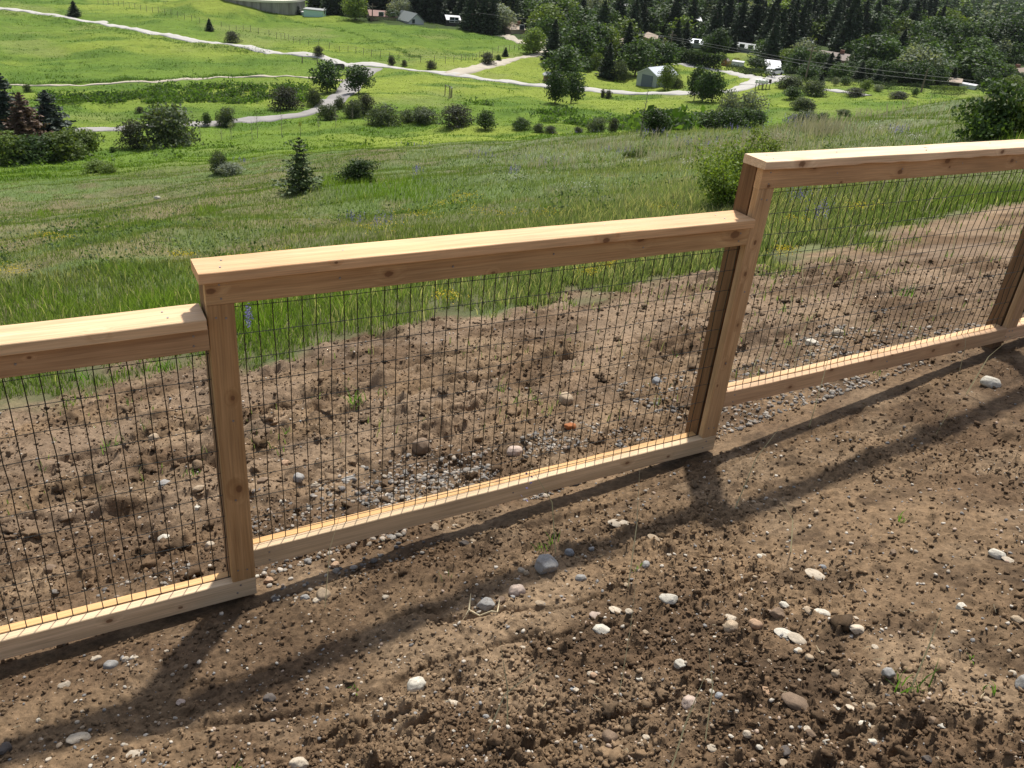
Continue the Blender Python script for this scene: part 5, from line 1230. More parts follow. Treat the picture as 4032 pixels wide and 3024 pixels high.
# the leafy bushes close behind the right post
rg = np.random.default_rng(77)
def leafbush(name, label, u, v, hpx, wpx, n, c1, c2, seed, stems=9):
    p = a2(u, v); H_ = pxh(p, hpx); W_ = pxh(p, wpx); rg = np.random.default_rng(seed)
    e = empty(name, tuple(p)); tag(e, label, 'bush'); mb = MB(); P = []
    for s in range(stems):
        an = s*2.4; l = W_*.5*(.25+.75*rg.random()); hh = H_*(.55+.45*rg.random())
        pts = [(0.03*math.cos(an), .03*math.sin(an), -.05)]
        for t in (.35, .7, 1): pts.append((l*t**1.3*math.cos(an)+rg.normal()*.02, l*t**1.3*math.sin(an)+rg.normal()*.02, hh*t))
        mb.tube(pts, [.010, .008, .006, .003], 5)
        pts = np.array(pts); m = n//stems
        t = rg.random(m)**.7*3; k0 = np.minimum(t.astype(int), 2); f = t-k0
        c = pts[k0]*(1-f)[:, None]+pts[k0+1]*f[:, None]
        c += rg.normal(size=(m, 3))*W_*.095*np.array([1, 1, .9]); c[:, 2] = np.maximum(c[:, 2], .02); P.append(c)
    P = np.concatenate(P); cc = mixc(c1, c2, rg.random(len(P)))*(.7+.6*rg.random(len(P)))[:, None]
    V, F, C = leaves(P, (.042*(.6+.8*rg.random(len(P)))), cc, rg, .6, .6)
    link('foliage', npmesh('foliage', V, F, C), LEAF, e); mb.build('stem', BARK, e)
leafbush('leafy_bush', 'bright green leafy bush close behind the taller post', 1565, 455, 128, 165, 9000, (.095, .155, .026), (.165, .225, .045), 1, 20)
leafbush('leafy_bush', 'upright sprig of light leaves rising behind the taller post', 1600, 440, 150, 80, 3000, (.11, .150, .03), (.16, .22, .05), 2, 6)
leafbush('leafy_bush', 'small light bush just right of the taller post top', 1655, 352, 66, 64, 1800, (.11, .160, .03), (.17, .23, .05), 3, 6)
# bare saplings and the dead snag
def sapling(name, label, i, x_, y_, h_, seed, top=None, spread=.22):
    p = q(i, x_, y_); H_ = pxh(p, h_/4.0); rg = np.random.default_rng(seed); e = empty(name, tuple(p)); tag(e, label, 'tree'); mb = MB()
    r = max(.025, H_*.011); pts = [(rg.normal()*.012*H_*t, rg.normal()*.012*H_*t, H_*t) for t in np.linspace(0, 1, 7)]; pts[0] = (0, 0, -.2)
    mb.tube(pts, [r*(1-.13*k) for k in range(7)], 6).build('trunk', TWIG, e)
    br = MB()
    for k in range(16):
        t = .28+.68*k/16; b = np.array([np.interp(t, np.linspace(0, 1, 7), [c[j] for c in pts]) for j in range(3)]); an = k*2.4+rg.random(); l = H_*spread*(1.1-t)*(.6+.6*rg.random())
        br.tube([b, b+np.array([l*.6*math.cos(an), l*.6*math.sin(an), l*.45]), b+np.array([l*math.cos(an), l*math.sin(an), l*1.0])], [r*.4, r*.3, r*.15], 4)
    br.build('branches', TWIG, e)
    if top is not None:
        P = rg.normal(size=(160, 3))*H_*np.array([.07, .07, .10])+np.array([0, 0, H_*.86]); cc = mixc(top[0], top[1], rg.random(160))
        V, F, C = leaves(P, H_*.06, cc, rg, .6); link('foliage', npmesh('foliage', V, F, C), LEAF, e)
sapling('bare_sapling', 'bare thin sapling right of the big willow bush', 1, 1735, 1222, 165, 1)
sapling('bare_sapling', 'low forked bare sapling beside a small leafy one', 1, 1915, 1217, 100, 2, spread=.7)
sapling('leafy_sapling', 'thin sapling with a tuft of white green leaves', 1, 2000, 1212, 135, 3, ((.14, .17, .10), (.25, .28, .2)))
sapling('bare_sapling', 'bare thin sapling left of the tallest bare one', 1, 2180, 1205, 155, 4)
sapling('bare_sapling', 'tallest bare sapling below the gravel lane', 2, 15, 1192, 225, 5)
sapling('bare_sapling', 'bare sapling left of the yellow topped one', 2, 225, 1192, 210, 6)
sapling('leafy_sapling', 'thin sapling with yellow green leaves at its top', 2, 385, 1180, 115, 7, ((.15, .19, .03), (.24, .27, .06)))
sapling('bare_sapling', 'bare multi twig sapling in front of the first draw willow', 2, 545, 1135, 125, 8, spread=.4)
sapling('bare_sapling', 'bare bushy sapling between the lane and the draw willows', 2, 690, 1105, 150, 9, spread=.45)
sapling('bare_sapling', 'bare sapling in front of the bushy draw willow', 2, 832, 1060, 135, 10)
sapling('dead_snag', 'tall dead snag with broken branches below the road', 3, 1112, 1158, 360, 11, spread=.12)
sapling('bare_sapling', 'slim bare sapling left of the dead snag', 3, 950, 1150, 150, 12)

# ------------------------------------------------------------------ the woods
rg = np.random.default_rng(99)
n = 60000
r = np.sqrt(rg.random(n)*(1700**2-185**2)+185**2); a = np.radians(12+52*rg.random(n))
k = rg.random(n) < np.clip(1.35*(300/r)**.55, 0, 1)*np.where(r < 480, 1, .75); r, a = r[k], a[k]
X = CAM[0]+r*np.sin(a); Y = CAM[1]+r*np.cos(a); Z = terrain(X, Y)
d = np.stack([X, Y, Z], 1)-CAM; zc = d@_f; U = (2016+FPX*(d@_r)/zc)/K; Vv = (1512-FPX*(d@_u)/zc)/K
ok = inpoly(U, Vv, WOODS) & (U < 2330)
for hpoly in HOLES: ok &= ~inpoly(U, Vv, hpoly)
X, Y, Z, U, Vv, r = X[ok], Y[ok], Z[ok], U[ok], Vv[ok], r[ok]
grp = fbm(X/30, Y/30, 3, 401); sprucy = (rg.random(len(X)) < np.clip(.24+1.8*(grp-.42), .10, .8)); sprucy |= (U < 1130) & (rg.random(len(X)) < .7)
small = rg.random(len(X)) < np.where((r < 420) & (U > 1180), .42, .1); sprucy &= ~small
H = np.where(small, 2.2+2.4*rg.random(len(X)), np.where(sprucy, 8+6*rg.random(len(X)), 5.5+5*rg.random(len(X))))*(1+.25*sstep(400, 1200, r))*np.where(Vv > 130, .75, 1)
Wd = np.where(sprucy, H*(.42+.14*rg.random(len(X))), H*(.72+.36*rg.random(len(X))))
# keep sight lines to the houses open
px = H*FPX/K/r
for (u0, v0, u1, v1, rr) in HRECT:
    hit = (U+Wd*FPX/K/r*.34 > u0) & (U-Wd*FPX/K/r*.34 < u1) & (Vv > v0) & (Vv-px < v0+.42*(v1-v0)) & (r < rr+4)
    inside = (np.abs(U-(u0+u1)/2) < (u1-u0)*.7) & (np.abs(r-rr) < 9)
    vis = hit & ((rg.random(len(X)) < .93) | inside)
    kk = ~(vis | inside); X, Y, Z, U, Vv, r, H, Wd, sprucy, px = [t[kk] for t in (X, Y, Z, U, Vv, r, H, Wd, sprucy, px)]
# thin out trees standing inside each other
cell = {}
keep = np.zeros(len(X), bool)
for i in np.argsort(r):
    g_ = 2.4 if r[i] < 420 else 3.8
    cx_, cy_ = int(X[i]//6), int(Y[i]//6); bad = False
    for a_ in (-1, 0, 1):
        for b_ in (-1, 0, 1):
            for j in cell.get((cx_+a_, cy_+b_), ()):
                if (X[i]-X[j])**2+(Y[i]-Y[j])**2 < (g_*(.7 if sprucy[i] else 1))**2: bad = True; break
            if bad: break
        if bad: break
    if not bad: keep[i] = True; cell.setdefault((cx_, cy_), []).append(i)
X, Y, Z, U, Vv, r, H, Wd, sprucy, px = [t[keep] for t in (X, Y, Z, U, Vv, r, H, Wd, sprucy, px)]
order = np.argsort(-H*Wd/r**2); near = order[:255]; rest = order[255:]
KINDS = {'spruce': ('spruce_tree', 'dark conical spruce standing in the woods across the valley', 'spruces in the woods'),
         'dark': ('woodland_tree', 'dark green rounded tree standing in the woods across the valley', 'dark leafy trees in the woods'),
         'mid': ('woodland_tree', 'mid green rounded tree standing in the woods across the valley', 'green leafy trees in the woods'),
         'light': ('woodland_tree', 'pale green tree standing in the woods across the valley', 'pale leafy trees in the woods'),
         'silver': ('woodland_tree', 'silvery grey tree standing in the woods across the valley', 'silvery trees in the woods')}
def pick(i): 
    if sprucy[i]: return 'spruce'
    t = rg.random(); return 'dark' if t < .36 else 'mid' if t < .78 else 'light' if t < .93 else 'silver'
for i in near:
    kd = pick(i); nm, lb, gp = KINDS[kd]; plant(nm, kd, (X[i], Y[i], Z[i]), H[i], Wd[i], lb, 'tree', gp)
# the far woods: one mass of crowns
def lowpoly(seed, kind, n):
    if kind == 'spruce': return conifer(seed, 9 if n < 300 else 13, .40, per=5 if n < 300 else 7, sub=2 if n < 300 else 4, ls=1.0 if n < 300 else 1.0)
    c1, c2 = {'dark': (DG1, DG2), 'mid': (MG1, MG2), 'light': (LG1, LG2), 'silver': (SG1, SG2)}[kind]
    return crown(seed, n, .15 if n < 300 else .105, .72, .08, 8, c1, c2, asp=.8)
LP = {kd: [lowpoly(s, kd, 150) for s in (1, 2, 3)] for kd in KINDS}
MP = {kd: [lowpoly(s, kd, 420) for s in (4, 5, 6)] for kd in KINDS}
parts = []
for i in rest:
    kd = pick(i); V, F, C = (MP if r[i] < 480 else LP)[kd][int(rg.integers(3))]; an = rg.random()*6.28; nat = .4 if kd == 'spruce' else .72
    ca, sa = math.cos(an), math.sin(an); s = Wd[i]/nat
    Vn = np.stack([(V[:, 0]*ca-V[:, 1]*sa)*s+X[i], (V[:, 0]*sa+V[:, 1]*ca)*s+Y[i], V[:, 2]*H[i]+Z[i]], 1)
    parts.append((Vn, F, C*(.8+.4*rg.random())))
WOODM = leafmat('far_wood_leaves', transl=.3, vary=0, tcol=(1.3, 1.25, .5))
wd_ = link('far_woods', npmesh('far_woods', *merge(parts)), WOODM); tag(wd_, 'dense mixed woods filling the far side of the valley', 'woods', kind='stuff')
print('woods', len(near), len(rest))
# ------------------------------------------------------------------ stones, gravel and bits on the soil
def ico(sub):
    t = (1+5**.5)/2
    V = [(-1,t,0),(1,t,0),(-1,-t,0),(1,-t,0),(0,-1,t),(0,1,t),(0,-1,-t),(0,1,-t),(t,0,-1),(t,0,1),(-t,0,-1),(-t,0,1)]
    F = [(0,11,5),(0,5,1),(0,1,7),(0,7,10),(0,10,11),(1,5,9),(5,11,4),(11,10,2),(10,7,6),(7,1,8),(3,9,4),(3,4,2),(3,2,6),(3,6,8),(3,8,9),(4,9,5),(2,4,11),(6,2,10),(8,6,7),(9,8,1)]
    V = [np.array(v)/np.linalg.norm(v) for v in V]
    for _ in range(sub):
        c = {}; F2 = []
        def mid(a, b):
            k = (min(a, b), max(a, b))
            if k not in c: m = V[a]+V[b]; V.append(m/np.linalg.norm(m)); c[k] = len(V)-1
            return c[k]
        for a, b, d in F:
            x_, y_, z_ = mid(a, b), mid(b, d), mid(d, a); F2 += [(a, x_, z_), (b, y_, x_), (d, z_, y_), (x_, y_, z_)]
        F = F2
    return np.array(V), np.array(F)
I0, F0 = ico(0); I1, F1_ = ico(1); I3, F3 = ico(3)
def stone_mesh(seed, ang):
    rg = np.random.default_rng(seed); V = I3.copy(); r = np.ones(len(V))
    for k in range(int(5+14*ang)):            # flat facets cut off the pebble
        n = rg.normal(size=3); n /= np.linalg.norm(n); d = 1-(.10+.32*rg.random())*(.35+.65*ang); h = V@n*r
        r = np.where(h > d, r*(d/np.maximum(h, 1e-6))**(.75+.25*ang), r)
    V = V*r[:, None]; a = fbm(V[:, 0]*2+seed, V[:, 1]*2+V[:, 2]*1.7, 3, seed); V *= (1+.16*(a-.5))[:, None]
    b = fbm(V[:, 0]*9+seed, V[:, 1]*9+V[:, 2]*7, 2, seed+5); V *= (1+.05*ang*(b-.5))[:, None]
    return npmesh('stone', V, [F3], smooth=True)
def stone_material():
    m, nt, out = newmat('field_stone'); L = nt.links.new
    oi = N(nt, 'ShaderNodeObjectInfo'); tc = N(nt, 'ShaderNodeTexCoord')
    n1 = N(nt, 'ShaderNodeTexNoise', Scale=1.6, Detail=6.0, Roughness=.7); n2 = N(nt, 'ShaderNodeTexNoise', Scale=14.0, Detail=3.0, Roughness=.8)
    av = N(nt, 'ShaderNodeVectorMath', operation='MULTIPLY_ADD'); L(oi.outputs['Random'], av.inputs[0]); av.inputs[1].default_value = (31, 17, 7); L(tc.outputs['Object'], av.inputs[2])
    L(av.outputs[0], n1.inputs['Vector']); L(av.outputs[0], n2.inputs['Vector'])
    r1 = N(nt, 'ShaderNodeMapRange'); r1.inputs[1].default_value = .3; r1.inputs[2].default_value = .7; r1.inputs[3].default_value = .74; r1.inputs[4].default_value = 1.2; L(n1.outputs['Fac'], r1.inputs[0])
    r2 = N(nt, 'ShaderNodeMapRange'); r2.inputs[1].default_value = .35; r2.inputs[2].default_value = .65; r2.inputs[3].default_value = .82; r2.inputs[4].default_value = 1.15; L(n2.outputs['Fac'], r2.inputs[0])
    mu = N(nt, 'ShaderNodeMath', operation='MULTIPLY'); L(r1.outputs[0], mu.inputs[0]); L(r2.outputs[0], mu.inputs[1])
    hv = N(nt, 'ShaderNodeHueSaturation'); L(oi.outputs['Color'], hv.inputs['Color']); L(mu.outputs[0], hv.inputs['Value'])
    # clinging soil, in blotches of its own
    n3 = N(nt, 'ShaderNodeTexNoise', Scale=2.6, Detail=5.0, Roughness=.75); L(av.outputs[0], n3.inputs['Vector'])
    r3 = N(nt, 'ShaderNodeMapRange'); r3.inputs[1].default_value = .56; r3.inputs[2].default_value = .66; r3.inputs[4].default_value = .75; L(n3.outputs['Fac'], r3.inputs[0])
    mx = N(nt, 'ShaderNodeMix', data_type='RGBA'); L(r3.outputs[0], mx.inputs[0]); L(hv.outputs[0], mx.inputs[6]); mx.inputs[7].default_value = (.17, .115, .075, 1)
    b = N(nt, 'ShaderNodeBsdfPrincipled', Roughness=.82); b.inputs['Specular IOR Level'].default_value = .25; L(mx.outputs[2], b.inputs['Base Color'])
    bp = N(nt, 'ShaderNodeBump', Strength=.5, Distance=.004); L(n2.outputs['Fac'], bp.inputs['Height']); L(bp.outputs[0], b.inputs['Normal'])
    L(b.outputs[0], out.inputs[0]); return m
STONE = stone_material()
SM = {'round': [stone_mesh(s, .34) for s in (1, 2, 3)], 'angular': [stone_mesh(s, .95) for s in (4, 5, 6, 7)], 'flat': [stone_mesh(s, .70) for s in (8, 9, 10)]}
for l_ in SM.values():
    for me in l_: me.materials.append(STONE)
SC = {'tan': (.37, .285, .195), 'pale': (.46, .39, .30), 'white': (.54, .50, .42), 'grey': (.275, .265, .25), 'blue': (.25, .257, .265), 'pink': (.44, .345, .285), 'brown': (.20, .14, .095), 'orange': (.38, .25, .16), 'dark': (.10, .085, .075), 'rust': (.36, .13, .045)}
_si = [0]
def stone(u, v, w, h, col, shape, label, name='stone', group=None, sink=.36):
    """u, v: its centre in the photograph's pixels, w, h: its size there"""
    _si[0] += 1; i = _si[0]; rg = np.random.default_rng(i)
    p = at(u, v+h*.35); p[2] = float(ground_h(np.array([p[0]]), np.array([p[1]]))[0]); d = dist(p)
    W_ = w/FPX*d; Hh = h/FPX*d
    o = bpy.data.objects.new(name, SM[shape][i % len(SM[shape])]); COLL.objects.link(o)
    zz = {'flat': .42, 'round': .8, 'angular': .72}[shape]
    sy = max(Hh*.56, W_*.34); sz = max(Hh*.52, W_*.2) if shape != 'flat' else max(Hh*.40, W_*.13)
    az = math.atan2(p[0]-CAM[0], p[1]-CAM[1])
    o.scale = (W_*.54, sy if shape != 'flat' else sy*1.1, sz)
    o.rotation_euler = ((rg.random()-.5)*.35, (rg.random()-.5)*.3, -az+(rg.random()-.5)*.5)
    o.location = (p[0], p[1], p[2]+sz*(1-2*sink))
    c = np.array(SC[col])*(.88+.24*rg.random()); o.color = (*c, 1)
    tag(o, label, 'stone' if name != 'pebble' else 'pebble', group); return o
def cA(x, y, w, h): return (1700+x/2.074, 2000+y/2.074, w/2.074, h/2.074)
def cB(x, y, w, h): return (2700+x/1.6607, 2100+y/1.6607, w/1.6607, h/1.6607)
def cD(x, y, w, h): return (700+x/2.37, 1700+y/2.37, w/2.37, h/2.37)
def cE(x, y, w, h): return (x/1.382, 1500+y/1.382, w/1.382, h/1.382)
def cG(x, y, w, h): return (x/1.1545, 2200+y/1.1545, w/1.1545, h/1.1545)
def cR(x, y, w, h): return (2688+x/1.508, 500+y/1.508, w/1.508, h/1.508)
def cM(x, y, w, h): return (x*K, y*K, w*K, h*K)
STONES = [
 (cA(925, 500, 195, 175), 'grey', 'angular', 'largest grey rock on the soil, angular, below two green grass sprouts'),
 (cA(690, 700, 128, 105), 'pink', 'round', 'egg shaped pinkish stone left of the largest grey rock'),
 (cA(435, 800, 145, 112), 'grey', 'angular', 'dark grey stone with a dry root curled beneath it'),
 (cA(560, 785, 105, 70), 'brown', 'angular', 'brown stone wedged right of the root stone'),
 (cA(880, 815, 88, 46), 'tan', 'flat', 'tan half buried stone below the egg shaped pinkish one'),
 (cA(1375, 1005, 150, 112), 'white', 'angular', 'speckled white grey stone just below a flat pinkish one'),
 (cA(1350, 905, 132, 58), 'pink', 'flat', 'flat pinkish stone resting above the speckled one'),
 (cA(1500, 880, 132, 50), 'pale', 'flat', 'pale flat stone right of the flat pinkish one'),
 (cA(1595, 910, 62, 42), 'pale', 'flat', 'small pale stone at the right end of the pale flat one'),
 (cA(1915, 805, 142, 78), 'white', 'flat', 'broad white pink stone with a cracked face in the open soil'),
 (cA(1530, 145, 195, 68), 'pale', 'flat', 'long pale slab half buried below the middle bottom rail'),
 (cA(1795, 308, 102, 46), 'tan', 'flat', 'tan oval stone beside a small dark hole'),
 (cA(1118, 395, 78, 58), 'blue', 'round', 'blue grey pebble right of the two grass sprouts'),
 (cA(1740, 490, 62, 72), 'grey', 'round', 'grey brown stone standing upright below the dark hole'),
 (cA(725, 550, 58, 46), 'pale', 'round', 'pale round pebble left of the largest grey rock, upper of two'),
 (cA(768, 570, 52, 38), 'tan', 'round', 'tan round pebble left of the largest grey rock, lower of two'),
 (cA(1212, 595, 88, 60), 'grey', 'round', 'smooth grey stone half sunk right of the largest rock'),
 (cA(335, 290, 56, 46), 'tan', 'round', 'tan pebble beside a dark clod below the middle bottom rail'),
 (cA(262, 312, 92, 50), 'dark', 'angular', 'dark clod left of a tan pebble below the middle bottom rail'),
 (cA(1300, 360, 62, 50), 'grey', 'angular', 'greyish chip above the half sunk smooth grey stone'),
 (cA(2015, 1300, 100, 88), 'white', 'angular', 'chunky white grey stone low in the open soil'),
 (cA(1310, 1410, 62, 52), 'orange', 'angular', 'orange tan chip stacked on a greyer chip'),
 (cA(1300, 1455, 66, 42), 'tan', 'flat', 'greyish tan chip under the orange tan one'),
 (cA(1145, 1500, 54, 54), 'blue', 'angular', 'bluish white faceted chip alone in the crumbs'),
 (cA(825, 1520, 66, 52), 'orange', 'flat', 'orange tan flake with a curled edge'),
 (cA(170, 1590, 95, 62), 'pale', 'flat', 'pale tan stone low near the bottom centre'),
 (cA(20, 165, 66, 82), 'tan', 'angular', 'blocky tan stone against the middle bottom rail shadow'),
 (cA(195, 145, 54, 30), 'pale', 'flat', 'thin pale chip right of the blocky tan stone'),
 (cA(1580, 655, 52, 28), 'white', 'flat', 'little white chip right of the half sunk smooth stone'),
 (cB(835, 290, 128, 62), 'pale', 'flat', 'broad pale slab with a blue black pebble above it'),
 (cB(890, 230, 52, 36), 'blue', 'round', 'shiny blue black pebble above the broad pale slab'),
 (cB(2020, 160, 90, 62), 'white', 'round', 'rounded white tan stone near the right edge'),
 (cB(2095, 200, 72, 20), 'pale', 'flat', 'sliver of pale stone under the rounded white tan one'),
 (cB(635, 470, 66, 56), 'white', 'angular', 'white angular stone on top of a brown clod'),
 (cB(585, 535, 92, 80), 'brown', 'angular', 'brown clod under the white angular stone'),
 (cB(635, 660, 118, 55), 'white', 'flat', 'white pink flat stone with dark underside'),
 (cB(795, 560, 84, 42), 'tan', 'flat', 'tan stone touching a white grey one, left of the pair'),
 (cB(875, 548, 92, 42), 'white', 'flat', 'white grey stone touching a tan one, right of the pair'),
 (cB(720, 695, 112, 46), 'pale', 'flat', 'pale flat stone below the white pink one'),
 (cB(730, 770, 66, 46), 'white', 'angular', 'small white stone below the pale flat one'),
 (cB(285, 625, 82, 86), 'tan', 'round', 'rounded tan stone, left of two standing side by side'),
 (cB(440, 620, 78, 62), 'orange', 'round', 'rounded orange tan stone, right of two standing side by side'),
 (cB(290, 565, 82, 40), 'pale', 'flat', 'pale flat stone just above the rounded tan one'),
 (cB(1100, 650, 118, 68), 'pale', 'angular', 'blocky pale tan stone alone right of the stone cluster'),
 (cB(1780, 522, 62, 60), 'white', 'angular', 'white stone perched on a brown clod at right'),
 (cB(2140, 600, 72, 52), 'tan', 'angular', 'tan grey stone low at the right side'),
 (cB(710, 1105, 175, 92), 'brown', 'flat', 'large brown slab tilted out of the soil'),
 (cB(525, 1050, 82, 30), 'orange', 'flat', 'thin orange tan plate left of the tilted brown slab'),
 (cB(20, 1110, 95, 92), 'pink', 'round', 'brownish pink rounded stone left of the tilted slab'),
 (cB(200, 1115, 48, 48), 'blue', 'round', 'blue white speckled pebble left of the tilted slab'),
 (cB(165, 1045, 36, 34), 'white', 'round', 'small white pebble above the speckled blue one'),
 (cB(1210, 1140, 62, 42), 'tan', 'round', 'tan pebble right of the tilted brown slab'),
 (cB(1075, 1165, 72, 22), 'pale', 'flat', 'long thin pale chip beside the tan pebble'),
 (cB(1300, 945, 72, 78), 'grey', 'angular', 'grey stone standing on edge near the grass tuft'),
 (cB(2195, 980, 74, 100), 'grey', 'round', 'big grey stone cut by the right edge of the view'),
 (cB(1160, 1255, 66, 36), 'white', 'flat', 'white flat stone touching a rounder tan one'),
 (cB(1240, 1260, 62, 50), 'tan', 'round', 'tan stone touching a white flat one'),
 (cB(810, 1300, 72, 52), 'brown', 'angular', 'dull brown stone below the tilted slab'),
 (cB(915, 1360, 42, 52), 'white', 'angular', 'upright white chip right of the dull brown stone'),
 (cB(1215, 1365, 62, 46), 'white', 'angular', 'white chip below the white flat stone'),
 (cB(635, 1440, 68, 84), 'dark', 'angular', 'dark brown stone at the bottom below the tilted slab'),
 (cB(485, 1370, 46, 36), 'white', 'angular', 'white chip left of the dark brown bottom stone'),
 (cB(170, 1395, 62, 40), 'pale', 'flat', 'pale chip at the bottom left of the dark brown stone'),
 (cB(1600, 1265, 66, 50), 'brown', 'round', 'brown stone just below the grass tuft at right'),
 (cB(1345, 140, 42, 60), 'brown', 'angular', 'upright brown stone beside fallen green blades'),
 (cB(480, 158, 48, 36), 'white', 'angular', 'white chip in the dark shaded soil'),
 (cB(1560, 1490, 56, 46), 'dark', 'angular', 'dark stone at the bottom edge on the right'),
 (cR(1820, 1520, 95, 70), 'white', 'round', 'large white tan stone below the right bottom rail'),
 (cR(765, 1285, 82, 52), 'white', 'angular', 'white stone behind the right wire panel'),
 (cR(1915, 1230, 60, 40), 'tan', 'round', 'tan stone behind the right panel near the far post'),
 (cR(910, 1240, 60, 50), 'pale', 'round', 'pale stone next to the white one behind the right panel'),
 (cD(1360, 1520, 118, 142), 'tan', 'round', 'upright rounded tan stone right of the left post foot'),
 (cD(1190, 1578, 82, 60), 'grey', 'round', 'grey rounded stone, left of three by the left post foot'),
 (cD(1305, 1588, 86, 62), 'pale', 'flat', 'pale stone between a grey one and the upright tan one'),
 (cD(845, 1395, 88, 66), 'orange', 'angular', 'orange tan stone against the foot of the left post'),
 (cD(1470, 1245, 98, 72), 'orange', 'angular', 'orange tan stone under the left end of the middle bottom rail'),
 (cD(755, 1358, 62, 34), 'white', 'flat', 'white pebble tucked beside the left post foot'),
 (cD(1130, 460, 92, 92), 'grey', 'round', 'rounded grey brown cobble behind the middle wire panel'),
 (cD(1285, 515, 88, 50), 'pale', 'round', 'pale stone right of the rounded cobble behind the mesh'),
 (cD(985, 700, 62, 36), 'white', 'round', 'white pebble below the rounded cobble behind the mesh'),
 (cD(800, 500, 115, 62), 'brown', 'angular', 'brown clod left of the rounded cobble behind the mesh'),
 (cD(1010, 335, 74, 60), 'orange', 'flat', 'orange flake above the rounded cobble behind the mesh'),
 (cD(1600, 440, 135, 60), 'grey', 'flat', 'long grey stone at the gravel behind the middle panel'),
 (cD(305, 1060, 66, 62), 'pale', 'round', 'pale stone behind the left panel near its bottom rail'),
 (cD(195, 745, 62, 54), 'white', 'angular', 'white chip behind the left panel'),
 (cD(200, 590, 112, 70), 'tan', 'angular', 'tan grey stone behind the left panel beside the post'),
 (cE(905, 575, 66, 62), 'grey', 'round', 'grey brown cobble behind the left panel with a twig on it'),
 (cE(840, 305, 52, 52), 'tan', 'round', 'tan pebble beside a weed behind the left panel'),
 (cE(280, 1030, 62, 52), 'brown', 'angular', 'brown stone low behind the left panel'),
 (cE(605, 1545, 62, 52), 'grey', 'round', 'grey rounded stone on the soil below the left bottom rail'),
 (cE(690, 1535, 36, 26), 'pale', 'round', 'pale pebble right of the grey one below the left rail'),
 (cE(525, 1515, 46, 28), 'pale', 'flat', 'pale chip left of the grey stone below the left rail'),
 (cE(895, 835, 72, 58), 'white', 'angular', 'split pale stone behind the left panel'),
 (cE(1145, 895, 46, 32), 'pale', 'round', 'pale pebble behind the left panel beside the post foot'),
 (cG(355, 805, 82, 40), 'pale', 'flat', 'pale stone in the sunlit soil at lower left'),
 (cG(25, 858, 64, 46), 'dark', 'angular', 'dark clod at the lower left edge'),
 (cG(1225, 612, 54, 44), 'dark', 'round', 'dark grey pebble between the two shadow bands'),
 (cG(615, 880, 68, 20), 'pale', 'flat', 'thin pale chip at the bottom left in shade'),
 (cG(820, 637, 34, 26), 'pink', 'flat', 'small pinkish chip between the shadow bands'),
 (cG(295, 577, 44, 22), 'pale', 'flat', 'pale chip below the left bottom rail at the shadow edge'),
 (cM(900, 1475, 38, 32), 'white', 'round', 'rounded white tan stone in the lower middle of the soil'),
 (cM(1315, 1590, 30, 28), 'brown', 'round', 'reddish brown round stone at the bottom centre'),
 (cM(645, 1645, 36, 24), 'pale', 'round', 'pale stone cut by the bottom edge left of centre'),
 (cM(1230, 932, 34, 20), 'rust', 'angular', 'rusty orange brick chunk behind the middle wire panel'),
 (cM(1220, 868, 30, 30), 'tan', 'round', 'round tan cobble behind the middle panel above the brick chunk'),
 (cM(910, 965, 40, 36), 'brown', 'round', 'brown cobble in the middle of the dirt behind the mesh'),
 (cM(1112, 975, 34, 26), 'pink', 'round', 'pinkish cobble among the gravel behind the middle panel'),
 (cM(1418, 822, 20, 20), 'blue', 'round', 'blue grey round cobble behind the right part of the middle panel'),
 (cM(340, 426, 13, 8), 'white', 'round', 'white boulder lying in the dry grass of the slope'),
 (cM(125, 498, 16, 6), 'white', 'flat', 'white flat rock in the dry grass at left'),
]
for (g, col, shp, lab) in STONES: stone(*g, col, shp, lab)
# small individual pebbles, alike in twos and threes
rg = np.random.default_rng(123); cnt = 0
PG = [('pale', 'small pale pebble among many strewn over the bare soil', 'pale pebbles on the soil', 45), ('tan', 'small tan pebble among many strewn over the bare soil', 'tan pebbles on the soil', 50), ('white', 'tiny white chip among many strewn over the bare soil', 'white chips on the soil', 22), ('grey', 'small grey pebble among many strewn over the bare soil', 'grey pebbles on the soil', 18)]
def soilpx(rg, front=True):
    while True:
        u, v = rg.random()*4032, 1500+rg.random()*1524
        p = at(u, v)
        if fbm(p[:1]*1.5, p[1:2]*1.5, 3, 520)[0] > .42+.12*rg.random() and (p[1] < -.15) == front and soilmask(p[:1], p[1:2])[0] > .9 and abs(p[1]) > .1: return u, v
for col, lab, gp, n_ in PG:
    for _ in range(n_):
        u, v = soilpx(rg); d = dist(at(u, v)); s = (.011+.016*rg.random()**2)*FPX/d
        stone(u, v, s, s*(.5+.4*rg.random()), col, ('round', 'angular', 'flat')[int(rg.integers(3))], lab, 'pebble', gp)
